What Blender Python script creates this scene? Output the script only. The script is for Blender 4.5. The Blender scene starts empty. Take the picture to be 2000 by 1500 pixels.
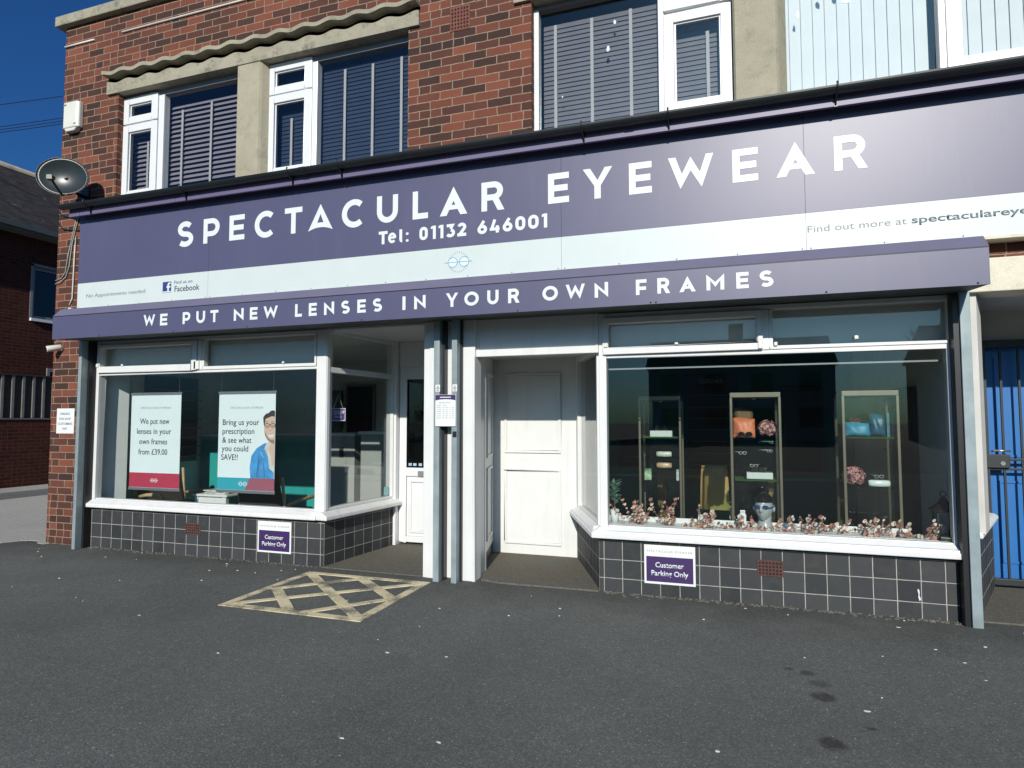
import bpy, bmesh, math, random
from mathutils import Vector, Matrix
R = math.radians
rng = random.Random(7)
S = bpy.context.scene
COL = S.collection

# ------------------------------------------------------------------ camera, sky, sun, exposure
cam = bpy.data.cameras.new('camera'); cam.sensor_width = 36; cam.lens = 21.9486; cam.clip_end = 1000; cam.clip_start = 0.02
co = bpy.data.objects.new('camera', cam); COL.objects.link(co)
_y, _p, _r = R(18.61407626), R(3.26367409), R(-0.06989215)
_f = Vector((-math.sin(_y)*math.cos(_p), math.cos(_y)*math.cos(_p), math.sin(_p)))
_rt = Vector((math.cos(_y), math.sin(_y), 0)); _up = _rt.cross(_f)
_r2 = math.cos(_r)*_rt + math.sin(_r)*_up; _u2 = -math.sin(_r)*_rt + math.cos(_r)*_up
m = Matrix((( _r2.x, _u2.x, -_f.x, 0.95987), (_r2.y, _u2.y, -_f.y, -5.25341), (_r2.z, _u2.z, -_f.z, 1.42882), (0,0,0,1)))
co.matrix_world = m
S.camera = co
SUN = Vector((math.tan(R(10)), -1.0, 0.505)).normalized()
W = bpy.data.worlds.new("World"); S.world = W; W.use_nodes = True
nt = W.node_tree
bg = nt.nodes['Background']
sky = nt.nodes.new('ShaderNodeTexSky'); sky.sky_type = 'NISHITA'; sky.sun_disc = False
sky.sun_elevation = math.asin(SUN.z); sky.sun_rotation = math.atan2(SUN.x, SUN.y)
sky.altitude = 300; sky.air_density = 1.0; sky.dust_density = 2.2; sky.ozone_density = 3.0
hs = nt.nodes.new('ShaderNodeHueSaturation'); hs.inputs['Saturation'].default_value = 1.12; hs.inputs['Value'].default_value = 1.0
nt.links.new(sky.outputs[0], hs.inputs['Color']); tint = nt.nodes.new('ShaderNodeMix'); tint.data_type = 'RGBA'; tint.blend_type = 'MULTIPLY'; tint.inputs[0].default_value = 1; tint.inputs[7].default_value = (0.36, 0.81, 1.32, 1)
nt.links.new(hs.outputs[0], tint.inputs[6]); nt.links.new(tint.outputs[2], bg.inputs['Color'])
bg.inputs['Strength'].default_value = 0.062
sl = bpy.data.lights.new('sun', 'SUN'); sl.energy = 4.6; sl.angle = R(0.5); sl.color = (1, 0.95, 0.87)
so = bpy.data.objects.new('sun', sl); COL.objects.link(so); so.rotation_euler = SUN.to_track_quat('Z', 'Y').to_euler(); so.location = (6, -20, 14)
S.view_settings.view_transform = 'Standard'; S.view_settings.look = 'None'; S.view_settings.gamma = 1; S.view_settings.exposure = 0.0
S.cycles.transparent_max_bounces = 32; S.cycles.max_bounces = 8; S.cycles.caustics_reflective = False; S.cycles.caustics_refractive = False

# ------------------------------------------------------------------ materials
class NB:
    def __init__(s, name):
        s.m = bpy.data.materials.new(name); s.m.use_nodes = True
        s.t = s.m.node_tree; s.b = s.t.nodes['Principled BSDF']; s.out = s.t.nodes['Material Output']
    def n(s, typ, **kw):
        o = s.t.nodes.new(typ)
        for k, v in kw.items(): setattr(o, k, v)
        return o
    def l(s, a, b): s.t.links.new(a, b)
    def math(s, op, a, b=None, c=None):
        o = s.n('ShaderNodeMath', operation=op)
        for i, v in enumerate((a, b, c)):
            if v is None: continue
            if isinstance(v, (int, float)): o.inputs[i].default_value = v
            else: s.l(v, o.inputs[i])
        return o.outputs[0]
    def coord(s):
        return s.n('ShaderNodeTexCoord').outputs['Object']
    def noise(s, vec, scale, detail=3, rough=0.55):
        o = s.n('ShaderNodeTexNoise'); o.inputs['Scale'].default_value = scale; o.inputs['Detail'].default_value = detail; o.inputs['Roughness'].default_value = rough
        s.l(vec, o.inputs['Vector']); return o.outputs['Fac']
    def ramp(s, fac, stops, interp='LINEAR'):
        o = s.n('ShaderNodeValToRGB'); cr = o.color_ramp; cr.interpolation = interp
        while len(cr.elements) < len(stops): cr.elements.new(0.5)
        for e, (p, c) in zip(cr.elements, stops):
            e.position = p; e.color = (*c, 1) if len(c) == 3 else c
        s.l(fac, o.inputs[0]); return o.outputs[0]
    def mix(s, fac, a, b, blend='MIX'):
        o = s.n('ShaderNodeMix', data_type='RGBA', blend_type=blend)
        for sock, v in ((o.inputs[0], fac), (o.inputs[6], a), (o.inputs[7], b)):
            if isinstance(v, (int, float)): sock.default_value = v
            elif isinstance(v, tuple): sock.default_value = (*v, 1)
            else: s.l(v, sock)
        return o.outputs[2]
    def bump(s, h, strength=0.3, dist=0.005):
        o = s.n('ShaderNodeBump'); o.inputs['Strength'].default_value = strength; o.inputs['Distance'].default_value = dist
        s.l(h, o.inputs['Height']); s.l(o.outputs[0], s.b.inputs['Normal'])
    def base(s, c):
        if isinstance(c, tuple): s.b.inputs['Base Color'].default_value = (*c, 1)
        else: s.l(c, s.b.inputs['Base Color'])
    def set(s, rough=None, metal=None, spec=None, coat=None):
        if rough is not None: s.b.inputs['Roughness'].default_value = rough
        if metal is not None: s.b.inputs['Metallic'].default_value = metal
        if spec is not None: s.b.inputs['Specular IOR Level'].default_value = spec
        if coat is not None: s.b.inputs['Coat Weight'].default_value = coat

def scale(c, k): return tuple(min(1, v*k) for v in c)
_pm = {}
def paint(name, c, rough=0.45, var=0.08, nscale=6, metal=0, spec=0.5, bump=0.0, bscale=120, grime=None):
    if name in _pm: return _pm[name]
    b = NB(name); v = b.coord()
    f = b.noise(v, nscale, 4)
    colr = b.ramp(f, [(0.3, scale(c, 1-var)), (0.7, scale(c, 1+var))])
    if grime:
        st = b.n('ShaderNodeMapping'); st.inputs['Scale'].default_value = (9, 9, 0.9); b.l(v, st.inputs['Vector'])
        g = b.ramp(b.noise(st.outputs[0], 1.0, 5, 0.65), [(0.52, (0, 0, 0)), (0.75, (1, 1, 1))])
        colr = b.mix(b.math('MULTIPLY', g, grime[1]), colr, grime[0])
    b.base(colr); b.set(rough, metal, spec)
    if bump: b.bump(b.noise(v, bscale, 3), bump, 0.003)
    _pm[name] = b.m
    return b.m

def brick_mat(name, cols, mortar, bw=0.232, bh=0.0812, mw=0.0105, zoff=0.0, dark=1.0):
    b = NB(name); v = b.coord()
    wob = b.n('ShaderNodeTexNoise'); wob.inputs['Scale'].default_value = 14; wob.inputs['Detail'].default_value = 3; b.l(v, wob.inputs['Vector'])
    sub = b.n('ShaderNodeVectorMath', operation='SUBTRACT'); b.l(wob.outputs['Color'], sub.inputs[0]); sub.inputs[1].default_value = (.5, .5, .5)
    scl = b.n('ShaderNodeVectorMath', operation='SCALE'); b.l(sub.outputs[0], scl.inputs[0]); scl.inputs['Scale'].default_value = 0.013
    add = b.n('ShaderNodeVectorMath', operation='ADD'); b.l(v, add.inputs[0]); b.l(scl.outputs[0], add.inputs[1])
    sx = b.n('ShaderNodeSeparateXYZ'); b.l(add.outputs[0], sx.inputs[0])
    u = b.math('ADD', sx.outputs[0], sx.outputs[1]); z = b.math('ADD', sx.outputs[2], 50*bh + zoff)
    row = b.math('FLOOR', b.math('DIVIDE', z, bh))
    wn = b.n('ShaderNodeTexWhiteNoise', noise_dimensions='1D'); b.l(row, wn.inputs['W'])
    par = b.math('MODULO', row, 2)
    off = b.math('ADD', b.math('MULTIPLY', par, 0.5), b.math('MULTIPLY', wn.outputs['Value'], 0.12))
    uu = b.math('ADD', b.math('DIVIDE', u, bw), b.math('ADD', off, 200.0))
    cell = b.math('FLOOR', uu)
    # some stretchers are split into two headers
    cv0 = b.n('ShaderNodeCombineXYZ'); b.l(cell, cv0.inputs[0]); b.l(row, cv0.inputs[1]); cv0.inputs[2].default_value = 3.3
    wsp = b.n('ShaderNodeTexWhiteNoise', noise_dimensions='3D'); b.l(cv0.outputs[0], wsp.inputs['Vector'])
    split = b.math('GREATER_THAN', wsp.outputs['Value'], 0.84)
    fx = b.math('FRACT', uu)
    half = b.math('FLOOR', b.math('MULTIPLY', fx, 2.0))
    fx2 = b.math('FRACT', b.math('MULTIPLY', fx, 2.0))
    dx1 = b.math('MULTIPLY', b.math('MINIMUM', fx, b.math('SUBTRACT', 1.0, fx)), bw)
    dx2 = b.math('MULTIPLY', b.math('MINIMUM', fx2, b.math('SUBTRACT', 1.0, fx2)), bw/2)
    dx = b.math('ADD', b.math('MULTIPLY', dx1, b.math('SUBTRACT', 1.0, split)), b.math('MULTIPLY', dx2, split))
    fz = b.math('FRACT', b.math('DIVIDE', z, bh))
    dz = b.math('MULTIPLY', b.math('MINIMUM', fz, b.math('SUBTRACT', 1.0, fz)), bh)
    d = b.math('MINIMUM', dx, dz)
    mk = b.n('ShaderNodeMapRange'); mk.inputs['From Min'].default_value = mw*0.38; mk.inputs['From Max'].default_value = mw*0.62
    b.l(d, mk.inputs['Value'])
    cv = b.n('ShaderNodeCombineXYZ'); b.l(cell, cv.inputs[0]); b.l(row, cv.inputs[1]); b.l(b.math('MULTIPLY', half, split), cv.inputs[2])
    wc = b.n('ShaderNodeTexWhiteNoise', noise_dimensions='3D'); b.l(cv.outputs[0], wc.inputs['Vector'])
    n1 = b.noise(v, 45, 4, 0.7); n2 = b.noise(v, 1.1, 3)
    fac = b.math('ADD', wc.outputs['Value'], b.math('ADD', b.math('MULTIPLY', b.math('SUBTRACT', n1, 0.5), 0.35), b.math('MULTIPLY', b.math('SUBTRACT', n2, 0.5), 0.9)))
    st = [(i/(len(cols)-1), scale(c, dark)) for i, c in enumerate(cols)]
    bc = b.ramp(fac, st)
    bc = b.mix(0.35, bc, b.ramp(b.noise(v, 170, 2, 0.8), [(0.35, (0.25, 0.25, 0.25)), (0.65, (0.8, 0.8, 0.8))]), 'OVERLAY')
    mc = b.ramp(b.noise(v, 25, 3), [(0.3, scale(mortar, 0.7*dark)), (0.7, scale(mortar, 1.15*dark))])
    b.base(b.mix(mk.outputs[0], mc, bc)); b.set(0.88, 0, 0.25)
    h = b.math('ADD', b.math('MULTIPLY', mk.outputs[0], 1.0), b.math('MULTIPLY', n1, 0.5))
    b.bump(h, 0.55, 0.006)
    return b.m

BRICKS = [(0.045, 0.026, 0.021), (0.066, 0.031, 0.024), (0.096, 0.038, 0.027), (0.135, 0.047, 0.031), (0.170, 0.057, 0.035), (0.205, 0.070, 0.042)]
M_brick = brick_mat('red brick', BRICKS, (0.31, 0.225, 0.16), mw=0.0092, dark=0.94)
M_brick_house = brick_mat('shade darkened red brick', [(0.040, 0.011, 0.008), (0.058, 0.015, 0.010), (0.072, 0.018, 0.012)], (0.08, 0.045, 0.034), bw=0.225, bh=0.075)  # brick colour lowered to stand for grazing sun on the neighbour's wall

def tile_mat():
    b = NB('charcoal glazed tile'); v = b.coord(); p = 0.1525; g = 0.0052
    wob = b.n('ShaderNodeTexNoise'); wob.inputs['Scale'].default_value = 9; b.l(v, wob.inputs['Vector'])
    sx = b.n('ShaderNodeSeparateXYZ'); b.l(v, sx.inputs[0])
    w = b.math('MULTIPLY', b.math('SUBTRACT', wob.outputs['Fac'], 0.5), 0.004)
    def dist(s):
        f = b.math('ADD', b.math('DIVIDE', b.math('ADD', s, w), p), 100.0); fr = b.math('FRACT', f)
        return b.math('MULTIPLY', b.math('MINIMUM', fr, b.math('SUBTRACT', 1.0, fr)), p), b.math('FLOOR', f)
    d1, c1 = dist(sx.outputs[0]); d2, c2 = dist(sx.outputs[2])
    d = b.math('MINIMUM', d1, d2)
    mk = b.n('ShaderNodeMapRange'); mk.inputs['From Min'].default_value = g*0.45; mk.inputs['From Max'].default_value = g*0.6; b.l(d, mk.inputs['Value'])
    cv = b.n('ShaderNodeCombineXYZ'); b.l(c1, cv.inputs[0]); b.l(c2, cv.inputs[1])
    wc = b.n('ShaderNodeTexWhiteNoise', noise_dimensions='3D'); b.l(cv.outputs[0], wc.inputs['Vector'])
    tc = b.ramp(wc.outputs['Value'], [(0, (0.030, 0.033, 0.035)), (1, (0.052, 0.055, 0.057))])
    dirt = b.ramp(b.noise(v, 7, 5, 0.7), [(0.48, (0, 0, 0)), (0.8, (1, 1, 1))])
    tc = b.mix(b.math('MULTIPLY', dirt, 0.22), tc, (0.12, 0.115, 0.105))
    spk = b.ramp(b.noise(v, 70, 2, 0.5), [(0.735, (0, 0, 0)), (0.75, (1, 1, 1))])
    tc = b.mix(b.math('MULTIPLY', spk, 0.5), tc, (0.4, 0.4, 0.38))
    gc = b.ramp(b.noise(v, 10, 3), [(0.3, (0.28, 0.27, 0.24)), (0.7, (0.46, 0.44, 0.40))])
    b.base(b.mix(mk.outputs[0], gc, tc))
    b.l(b.math('SUBTRACT', 0.9, b.math('MULTIPLY', mk.outputs[0], 0.28)), b.b.inputs['Roughness'])
    b.set(spec=0.22)
    b.bump(b.math('ADD', mk.outputs[0], b.math('MULTIPLY', wc.outputs['Value'], 0.3)), 0.35, 0.002)
    return b.m
M_tile = tile_mat()

STAINS = [(1.287,-1.269,.058,.048,.7),(1.383,-1.309,.082,.075,.8),(1.428,-1.44,.11,.09,.6),(1.427,-1.613,.125,.115,.9),(1.583,-1.907,.045,.04,.8),(1.391,-2.112,.11,.12,1.0)]
def asphalt_mat(name, lo, hi, brown=None, stains=False, speck=1.0):
    b = NB(name); v = b.coord()
    big = b.noise(v, 0.42, 5, 0.62); fine = b.noise(v, 240, 2, 0.7)
    f = b.math('ADD', b.math('MULTIPLY', big, 0.75), b.math('MULTIPLY', b.noise(v, 9, 4, 0.7), 0.25))
    c = b.ramp(f, [(0.32, lo), (0.68, hi)])
    if brown: c = b.mix(b.ramp(b.noise(v, 1.7, 4), [(0.35, (0, 0, 0)), (0.65, (.8, .8, .8))]), c, brown)
    vo = b.n('ShaderNodeTexVoronoi'); vo.inputs['Scale'].default_value = 150; b.l(v, vo.inputs['Vector'])
    sp = b.n('ShaderNodeSeparateColor'); b.l(vo.outputs['Color'], sp.inputs[0])
    agg = b.ramp(sp.outputs[0], [(0.0, (0.72, 0.72, 0.72)), (0.6, (0.96, 0.96, 0.96)), (0.93, (1.2, 1.2, 1.19)), (1.0, (1.6, 1.6, 1.56))])
    c = b.mix(1.0, c, agg, 'MULTIPLY')
    c = b.mix(0.35, c, b.ramp(fine, [(0.3, (0.35, 0.35, 0.35)), (0.7, (0.65, 0.65, 0.65))]), 'OVERLAY')
    # small pale chippings, denser in patches
    dens = b.ramp(b.noise(v, 0.9, 3), [(0.3, (0.965, 0, 0)), (0.7, (0.90, 0, 0))])
    sd = b.n('ShaderNodeSeparateColor'); b.l(dens, sd.inputs[0])
    for scl_, big_ in ((95, 0.40), (52, 0.24)):
        v2 = b.n('ShaderNodeTexVoronoi'); v2.inputs['Scale'].default_value = scl_; b.l(v, v2.inputs['Vector'])
        s2 = b.n('ShaderNodeSeparateColor'); b.l(v2.outputs['Color'], s2.inputs[0])
        chip = b.math('MULTIPLY', b.math('GREATER_THAN', s2.outputs[0], sd.outputs[0]), b.math('LESS_THAN', v2.outputs['Distance'], b.math('MULTIPLY', s2.outputs[1], big_)))
        c = b.mix(b.math('MULTIPLY', chip, b.math('MULTIPLY', s2.outputs[2], 0.9*speck)), c, (0.40, 0.40, 0.37))
    if stains:
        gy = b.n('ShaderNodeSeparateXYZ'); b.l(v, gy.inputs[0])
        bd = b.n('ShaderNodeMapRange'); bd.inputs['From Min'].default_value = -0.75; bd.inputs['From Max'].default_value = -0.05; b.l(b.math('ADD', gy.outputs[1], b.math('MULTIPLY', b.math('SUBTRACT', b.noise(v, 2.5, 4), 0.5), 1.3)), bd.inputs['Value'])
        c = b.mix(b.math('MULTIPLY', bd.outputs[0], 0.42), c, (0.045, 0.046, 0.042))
        geo = b.n('ShaderNodeSeparateXYZ'); b.l(v, geo.inputs[0]); tot = None
        nz = b.math('MULTIPLY', b.math('SUBTRACT', b.noise(v, 28, 3), 0.5), 1.6)
        for X, Y, a, bb, k in STAINS:
            dx = b.math('DIVIDE', b.math('SUBTRACT', geo.outputs[0], X), a*0.55); dy = b.math('DIVIDE', b.math('SUBTRACT', geo.outputs[1], Y), bb*0.55)
            r2 = b.math('ADD', b.math('ADD', b.math('MULTIPLY', dx, dx), b.math('MULTIPLY', dy, dy)), nz)
            mr = b.n('ShaderNodeMapRange'); mr.inputs['From Min'].default_value = 1.15; mr.inputs['From Max'].default_value = 0.35; mr.inputs['To Max'].default_value = k; b.l(r2, mr.inputs['Value'])
            tot = mr.outputs[0] if tot is None else b.math('MAXIMUM', tot, mr.outputs[0])
        c = b.mix(b.math('MULTIPLY', tot, 0.62), c, (0.012, 0.012, 0.011))
    b.base(c); b.set(0.92, 0, 0.1)
    h = b.math('ADD', b.math('MULTIPLY', vo.outputs['Distance'], -0.8), b.math('MULTIPLY', fine, 0.6))
    b.bump(h, 0.35, 0.003)
    return b.m
M_asph = asphalt_mat('asphalt', (0.102, 0.106, 0.098), (0.156, 0.160, 0.149), stains=True)
M_dfloor = asphalt_mat('worn doorway asphalt', (0.115, 0.112, 0.098), (0.155, 0.150, 0.130), brown=(0.135, 0.118, 0.09), speck=0.6)
M_conc = asphalt_mat('driveway concrete', (0.36, 0.35, 0.31), (0.45, 0.43, 0.39), speck=0.2)
M_conc2 = asphalt_mat('kerb concrete', (0.32, 0.31, 0.28), (0.42, 0.41, 0.38), speck=0.1)
M_conc3 = asphalt_mat('dark path concrete', (0.13, 0.13, 0.12), (0.17, 0.17, 0.16), speck=0.1)

def stone_mat(name, c1, c2, stain):
    b = NB(name); v = b.coord()
    c = b.ramp(b.noise(v, 3.5, 6, 0.7), [(0.3, c1), (0.7, c2)])
    c = b.mix(b.ramp(b.noise(v, 6, 6, 0.75), [(0.52, (0, 0, 0)), (0.72, (.85, .85, .85))]), c, stain)
    c = b.mix(0.35, c, b.ramp(b.noise(v, 190, 2), [(0.35, (.3, .3, .3)), (0.65, (.7, .7, .7))]), 'OVERLAY')
    b.base(c); b.set(0.9, 0, 0.2); b.bump(b.noise(v, 60, 5, 0.75), 0.5, 0.008)
    return b.m
M_stone = stone_mat('weathered cast concrete', (0.27, 0.25, 0.19), (0.38, 0.355, 0.27), (0.11, 0.10, 0.08))
M_mull = stone_mat('ribbed concrete', (0.32, 0.295, 0.215), (0.40, 0.37, 0.275), (0.24, 0.22, 0.165))
M_cream = stone_mat('cream painted concrete', (0.66, 0.62, 0.49), (0.74, 0.70, 0.57), (0.55, 0.5, 0.38))

M_white = paint('white gloss paint', (0.69, 0.70, 0.685), 0.35, 0.03, 5, grime=((0.55, 0.54, 0.50), 0.35))
M_white_old = paint('flaking white sill paint', (0.71, 0.71, 0.69), 0.5, 0.05, 8, bump=0.3, bscale=30, grime=((0.5, 0.48, 0.44), 0.5))
M_upvc = paint('white plastic frame', (0.70, 0.71, 0.71), 0.28, 0.02)
M_render = paint('off white render', (0.55, 0.54, 0.50), 0.85, 0.08, 3, bump=0.4, bscale=80, grime=((0.3, 0.28, 0.24), 0.4))
M_steel = paint('galvanised steel', (0.24, 0.30, 0.31), 0.5, 0.16, 7, metal=0.15, grime=((0.42, 0.46, 0.46), 0.6))
M_black = paint('black plastic', (0.012, 0.013, 0.015), 0.4, 0.1)
M_gutter = paint('black gutter plastic', (0.012, 0.015, 0.016), 0.36, 0.2, 3)
M_dark = paint('dark interior', (0.03, 0.03, 0.03), 0.9, 0.1)
M_board = paint('pale print white', (0.56, 0.62, 0.60), 0.4, 0.02, 3, grime=((0.55, 0.57, 0.54), 0.3))
M_purple = paint('purple sign vinyl', (0.080, 0.079, 0.145), 0.42, 0.05, 1.3, spec=0.6, grime=((0.11, 0.10, 0.17), 0.4))
M_purple2 = paint('light purple trim', (0.135, 0.115, 0.20), 0.45, 0.06, 2)
M_letter = paint('white sign lettering', (0.67, 0.71, 0.70), 0.4, 0.02)
M_ptxt = paint('purple print', (0.045, 0.02, 0.10), 0.45, 0.03)
M_greytxt = paint('grey print', (0.16, 0.19, 0.21), 0.5, 0.02)
M_bluetxt = paint('blue print', (0.02, 0.03, 0.10), 0.5, 0.02)
M_midblue = paint('pale blue print', (0.25, 0.38, 0.46), 0.5, 0.02)
M_lens = paint('lens tint print', (0.62, 0.75, 0.80), 0.5, 0.02)
M_blacktxt = paint('black print', (0.012, 0.014, 0.018), 0.5, 0.02)
M_yellow = None
M_sticker = paint('white label', (0.72, 0.74, 0.72), 0.4, 0.02)
M_alarm = paint('cream alarm plastic', (0.66, 0.66, 0.58), 0.4, 0.04)
M_dish = paint('grey dish metal', (0.024, 0.032, 0.034), 0.3, 0.12, 9, spec=0.3)
M_cable = paint('grey cable', (0.30, 0.28, 0.25), 0.6, 0.1)
M_rust = paint('terracotta vent', (0.17, 0.055, 0.038), 0.85, 0.2, 20, bump=0.3)
M_hole = paint('vent hole dark', (0.008, 0.006, 0.006), 0.9)
M_bluedoor = paint('blue door paint', (0.020, 0.14, 0.40), 0.4, 0.05, 4, grime=((0.05, 0.2, 0.5), 0.4))
M_gate = paint('black gate iron', (0.018, 0.022, 0.024), 0.5, 0.2)
M_lintelsoff = M_stone
M_greyvent = paint('shade grey head and rail', (0.22, 0.235, 0.25), 0.45, 0.05)
M_roof = None

def glass_mat(name, tint, refl=1.0):
    b = NB(name); b.t.nodes.remove(b.b)
    tr = b.n('ShaderNodeBsdfTransparent'); tr.inputs[0].default_value = (*tint, 1)
    gl = b.n('ShaderNodeBsdfGlossy'); gl.inputs['Roughness'].default_value = 0.0
    lw = b.n('ShaderNodeLayerWeight'); lw.inputs[0].default_value = 0.5
    fac = b.math('ADD', 0.045*refl, b.math('MULTIPLY', b.math('POWER', lw.outputs['Facing'], 5.0), 0.9))
    mx = b.n('ShaderNodeMixShader'); b.l(fac, mx.inputs[0]); b.l(tr.outputs[0], mx.inputs[1]); b.l(gl.outputs[0], mx.inputs[2])
    b.l(mx.outputs[0], b.out.inputs['Surface'])
    return b.m
M_glass = glass_mat('shop window glass', (0.965, 0.985, 0.975))
M_glass_up = glass_mat('upper window glass', (0.95, 0.965, 0.97), 1.1)
M_glass_cab = glass_mat('cabinet glass', (0.95, 0.975, 0.96), 0.5)

def yellow_mat():
    b = NB('worn yellow line paint'); v = b.coord()
    c = b.ramp(b.noise(v, 6, 4), [(0.3, (0.62, 0.53, 0.32)), (0.7, (0.72, 0.64, 0.42))])
    wear = b.math('ADD', b.math('MULTIPLY', b.noise(v, 5, 3), 0.7), b.math('MULTIPLY', b.noise(v, 110, 3, 0.8), 0.6))
    f = b.ramp(wear, [(0.635, (0, 0, 0)), (0.75, (.85, .85, .85))])
    b.base(b.mix(f, c, (0.085, 0.085, 0.082))); b.set(0.8, 0, 0.3); b.bump(b.noise(v, 240, 2), 0.4, 0.003)
    return b.m
M_yellow = yellow_mat()

def rooftile_mat():
    b = NB('dark roof tile'); v = b.n('ShaderNodeTexCoord').outputs['UV']
    sx = b.n('ShaderNodeSeparateXYZ'); b.l(v, sx.inputs[0])
    fr = b.math('FRACT', b.math('MULTIPLY', sx.outputs[1], 1/0.105))
    row = b.math('FLOOR', b.math('MULTIPLY', sx.outputs[1], 1/0.105))
    cu = b.math('FLOOR', b.math('ADD', b.math('MULTIPLY', sx.outputs[0], 1/0.17), b.math('MULTIPLY', b.math('MODULO', row, 2), 0.5)))
    cv = b.n('ShaderNodeCombineXYZ'); b.l(row, cv.inputs[0]); b.l(cu, cv.inputs[1])
    wn = b.n('ShaderNodeTexWhiteNoise', noise_dimensions='3D'); b.l(cv.outputs[0], wn.inputs['Vector'])
    c = b.ramp(wn.outputs['Value'], [(0, (0.018, 0.016, 0.015)), (1, (0.042, 0.036, 0.032))])
    nz = b.noise(v, 2.2, 5, 0.8)
    c = b.mix(b.ramp(nz, [(0.62, (0, 0, 0)), (0.70, (.6, .6, .6))]), c, (0.22, 0.21, 0.19))
    b.base(c); b.set(0.85, 0, 0.25)
    b.bump(b.math('SUBTRACT', 1.0, fr), 0.9, 0.02)
    return b.m
M_roof = rooftile_mat()

# ------------------------------------------------------------------ mesh helpers
class MB:
    def __init__(s):
        s.v = []; s.f = []; s.mi = []; s.uv = {}; s.mat = 0; s.xf = None; s.smooth = set()
    def pt(s, p):
        p = Vector(p)
        if s.xf is not None: p = s.xf @ p
        s.v.append(p); return len(s.v)-1
    def face(s, idx, smooth=False):
        s.f.append(tuple(idx)); s.mi.append(s.mat)
        if smooth: s.smooth.add(len(s.f)-1)
    def box(s, x0, x1, y0, y1, z0, z1):
        if x0 > x1: x0, x1 = x1, x0
        if y0 > y1: y0, y1 = y1, y0
        if z0 > z1: z0, z1 = z1, z0
        i = [s.pt((x, y, z)) for x in (x0, x1) for y in (y0, y1) for z in (z0, z1)]
        for q in ((0,1,3,2),(4,6,7,5),(0,4,5,1),(2,3,7,6),(0,2,6,4),(1,5,7,3)): s.face([i[k] for k in q])
        return s
    def prism_y(s, pts, y0, y1):      # polygon in x,z (counter-clockwise seen from -y), y0 front, y1 back
        n = len(pts); a = [s.pt((x, y0, z)) for x, z in pts]; b = [s.pt((x, y1, z)) for x, z in pts]
        s.face(a); s.face(b[::-1])
        for i in range(n): s.face((a[i], b[i], b[(i+1) % n], a[(i+1) % n]))
        return s
    def prism_z(s, pts, z0, z1):
        n = len(pts); a = [s.pt((x, y, z0)) for x, y in pts]; b = [s.pt((x, y, z1)) for x, y in pts]
        s.face(a[::-1]); s.face(b)
        for i in range(n): s.face((a[i], a[(i+1) % n], b[(i+1) % n], b[i]))
        return s
    def prism_x(s, pts, x0, x1):      # polygon in y,z
        n = len(pts); a = [s.pt((x0, y, z)) for y, z in pts]; b = [s.pt((x1, y, z)) for y, z in pts]
        s.face(a[::-1]); s.face(b)
        for i in range(n): s.face((a[i], a[(i+1) % n], b[(i+1) % n], b[i]))
        return s
    def strip_y(s, L, Rr, y0, y1, closed=False):
        n = len(L); a = [s.pt((x, y0, z)) for x, z in L]; b = [s.pt((x, y0, z)) for x, z in Rr]
        c = [s.pt((x, y1, z)) for x, z in L]; d = [s.pt((x, y1, z)) for x, z in Rr]
        for i in range(n if closed else n-1):
            j = (i+1) % n
            s.face((a[i], b[i], b[j], a[j])); s.face((c[i], c[j], d[j], d[i])); s.face((a[i], a[j], c[j], c[i])); s.face((b[i], d[i], d[j], b[j]))
        if not closed:
            s.face((a[0], c[0], d[0], b[0])); s.face((a[-1], b[-1], d[-1], c[-1]))
        return s
    def tube(s, path, r, n=8, closed=False):
        path = [Vector(p) for p in path]; rings = []; N = len(path); up = None
        for i, p in enumerate(path):
            a = path[i-1] if (i > 0 or closed) else p; c = path[(i+1) % N] if (i < N-1 or closed) else p
            t = (c-a).normalized()
            if up is None:
                up = Vector((0, 0, 1)) if abs(t.z) < 0.9 else Vector((1, 0, 0))
            sd = t.cross(up).normalized(); up = sd.cross(t).normalized()
            rr = r[i] if isinstance(r, (list, tuple)) else r
            rings.append([s.pt(p + rr*(math.cos(2*math.pi*k/n)*sd + math.sin(2*math.pi*k/n)*up)) for k in range(n)])
        for i in range(N if closed else N-1):
            A, B = rings[i], rings[(i+1) % N]
            for k in range(n): s.face((A[k], A[(k+1) % n], B[(k+1) % n], B[k]), True)
        if not closed: s.face(rings[0][::-1]); s.face(rings[-1])
        return s
    def lathe(s, prof, n=20, c=(0, 0, 0)):     # profile (r, z) about the vertical axis
        rings = []
        for r, z in prof: rings.append([s.pt((c[0]+r*math.cos(2*math.pi*k/n), c[1]+r*math.sin(2*math.pi*k/n), c[2]+z)) for k in range(n)])
        for A, B in zip(rings, rings[1:]):
            for k in range(n): s.face((A[k], A[(k+1) % n], B[(k+1) % n], B[k]), True)
        s.face(rings[0][::-1]); s.face(rings[-1]); return s
    def blob(s, c, rx, ry, rz, nu=16, nv=10, fn=None):
        rings = []
        for j in range(nv+1):
            th = math.pi*j/nv; row = []
            for k in range(nu):
                ph = 2*math.pi*k/nu; d = Vector((math.sin(th)*math.cos(ph), math.sin(th)*math.sin(ph), math.cos(th)))
                q = Vector((d.x*rx, d.y*ry, d.z*rz))
                if fn: q = fn(d, q)
                row.append(s.pt(Vector(c)+q))
            rings.append(row)
        for A, B in zip(rings, rings[1:]):
            for k in range(nu): s.face((A[k], B[k], B[(k+1) % nu], A[(k+1) % nu]), True)
        return s

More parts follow.
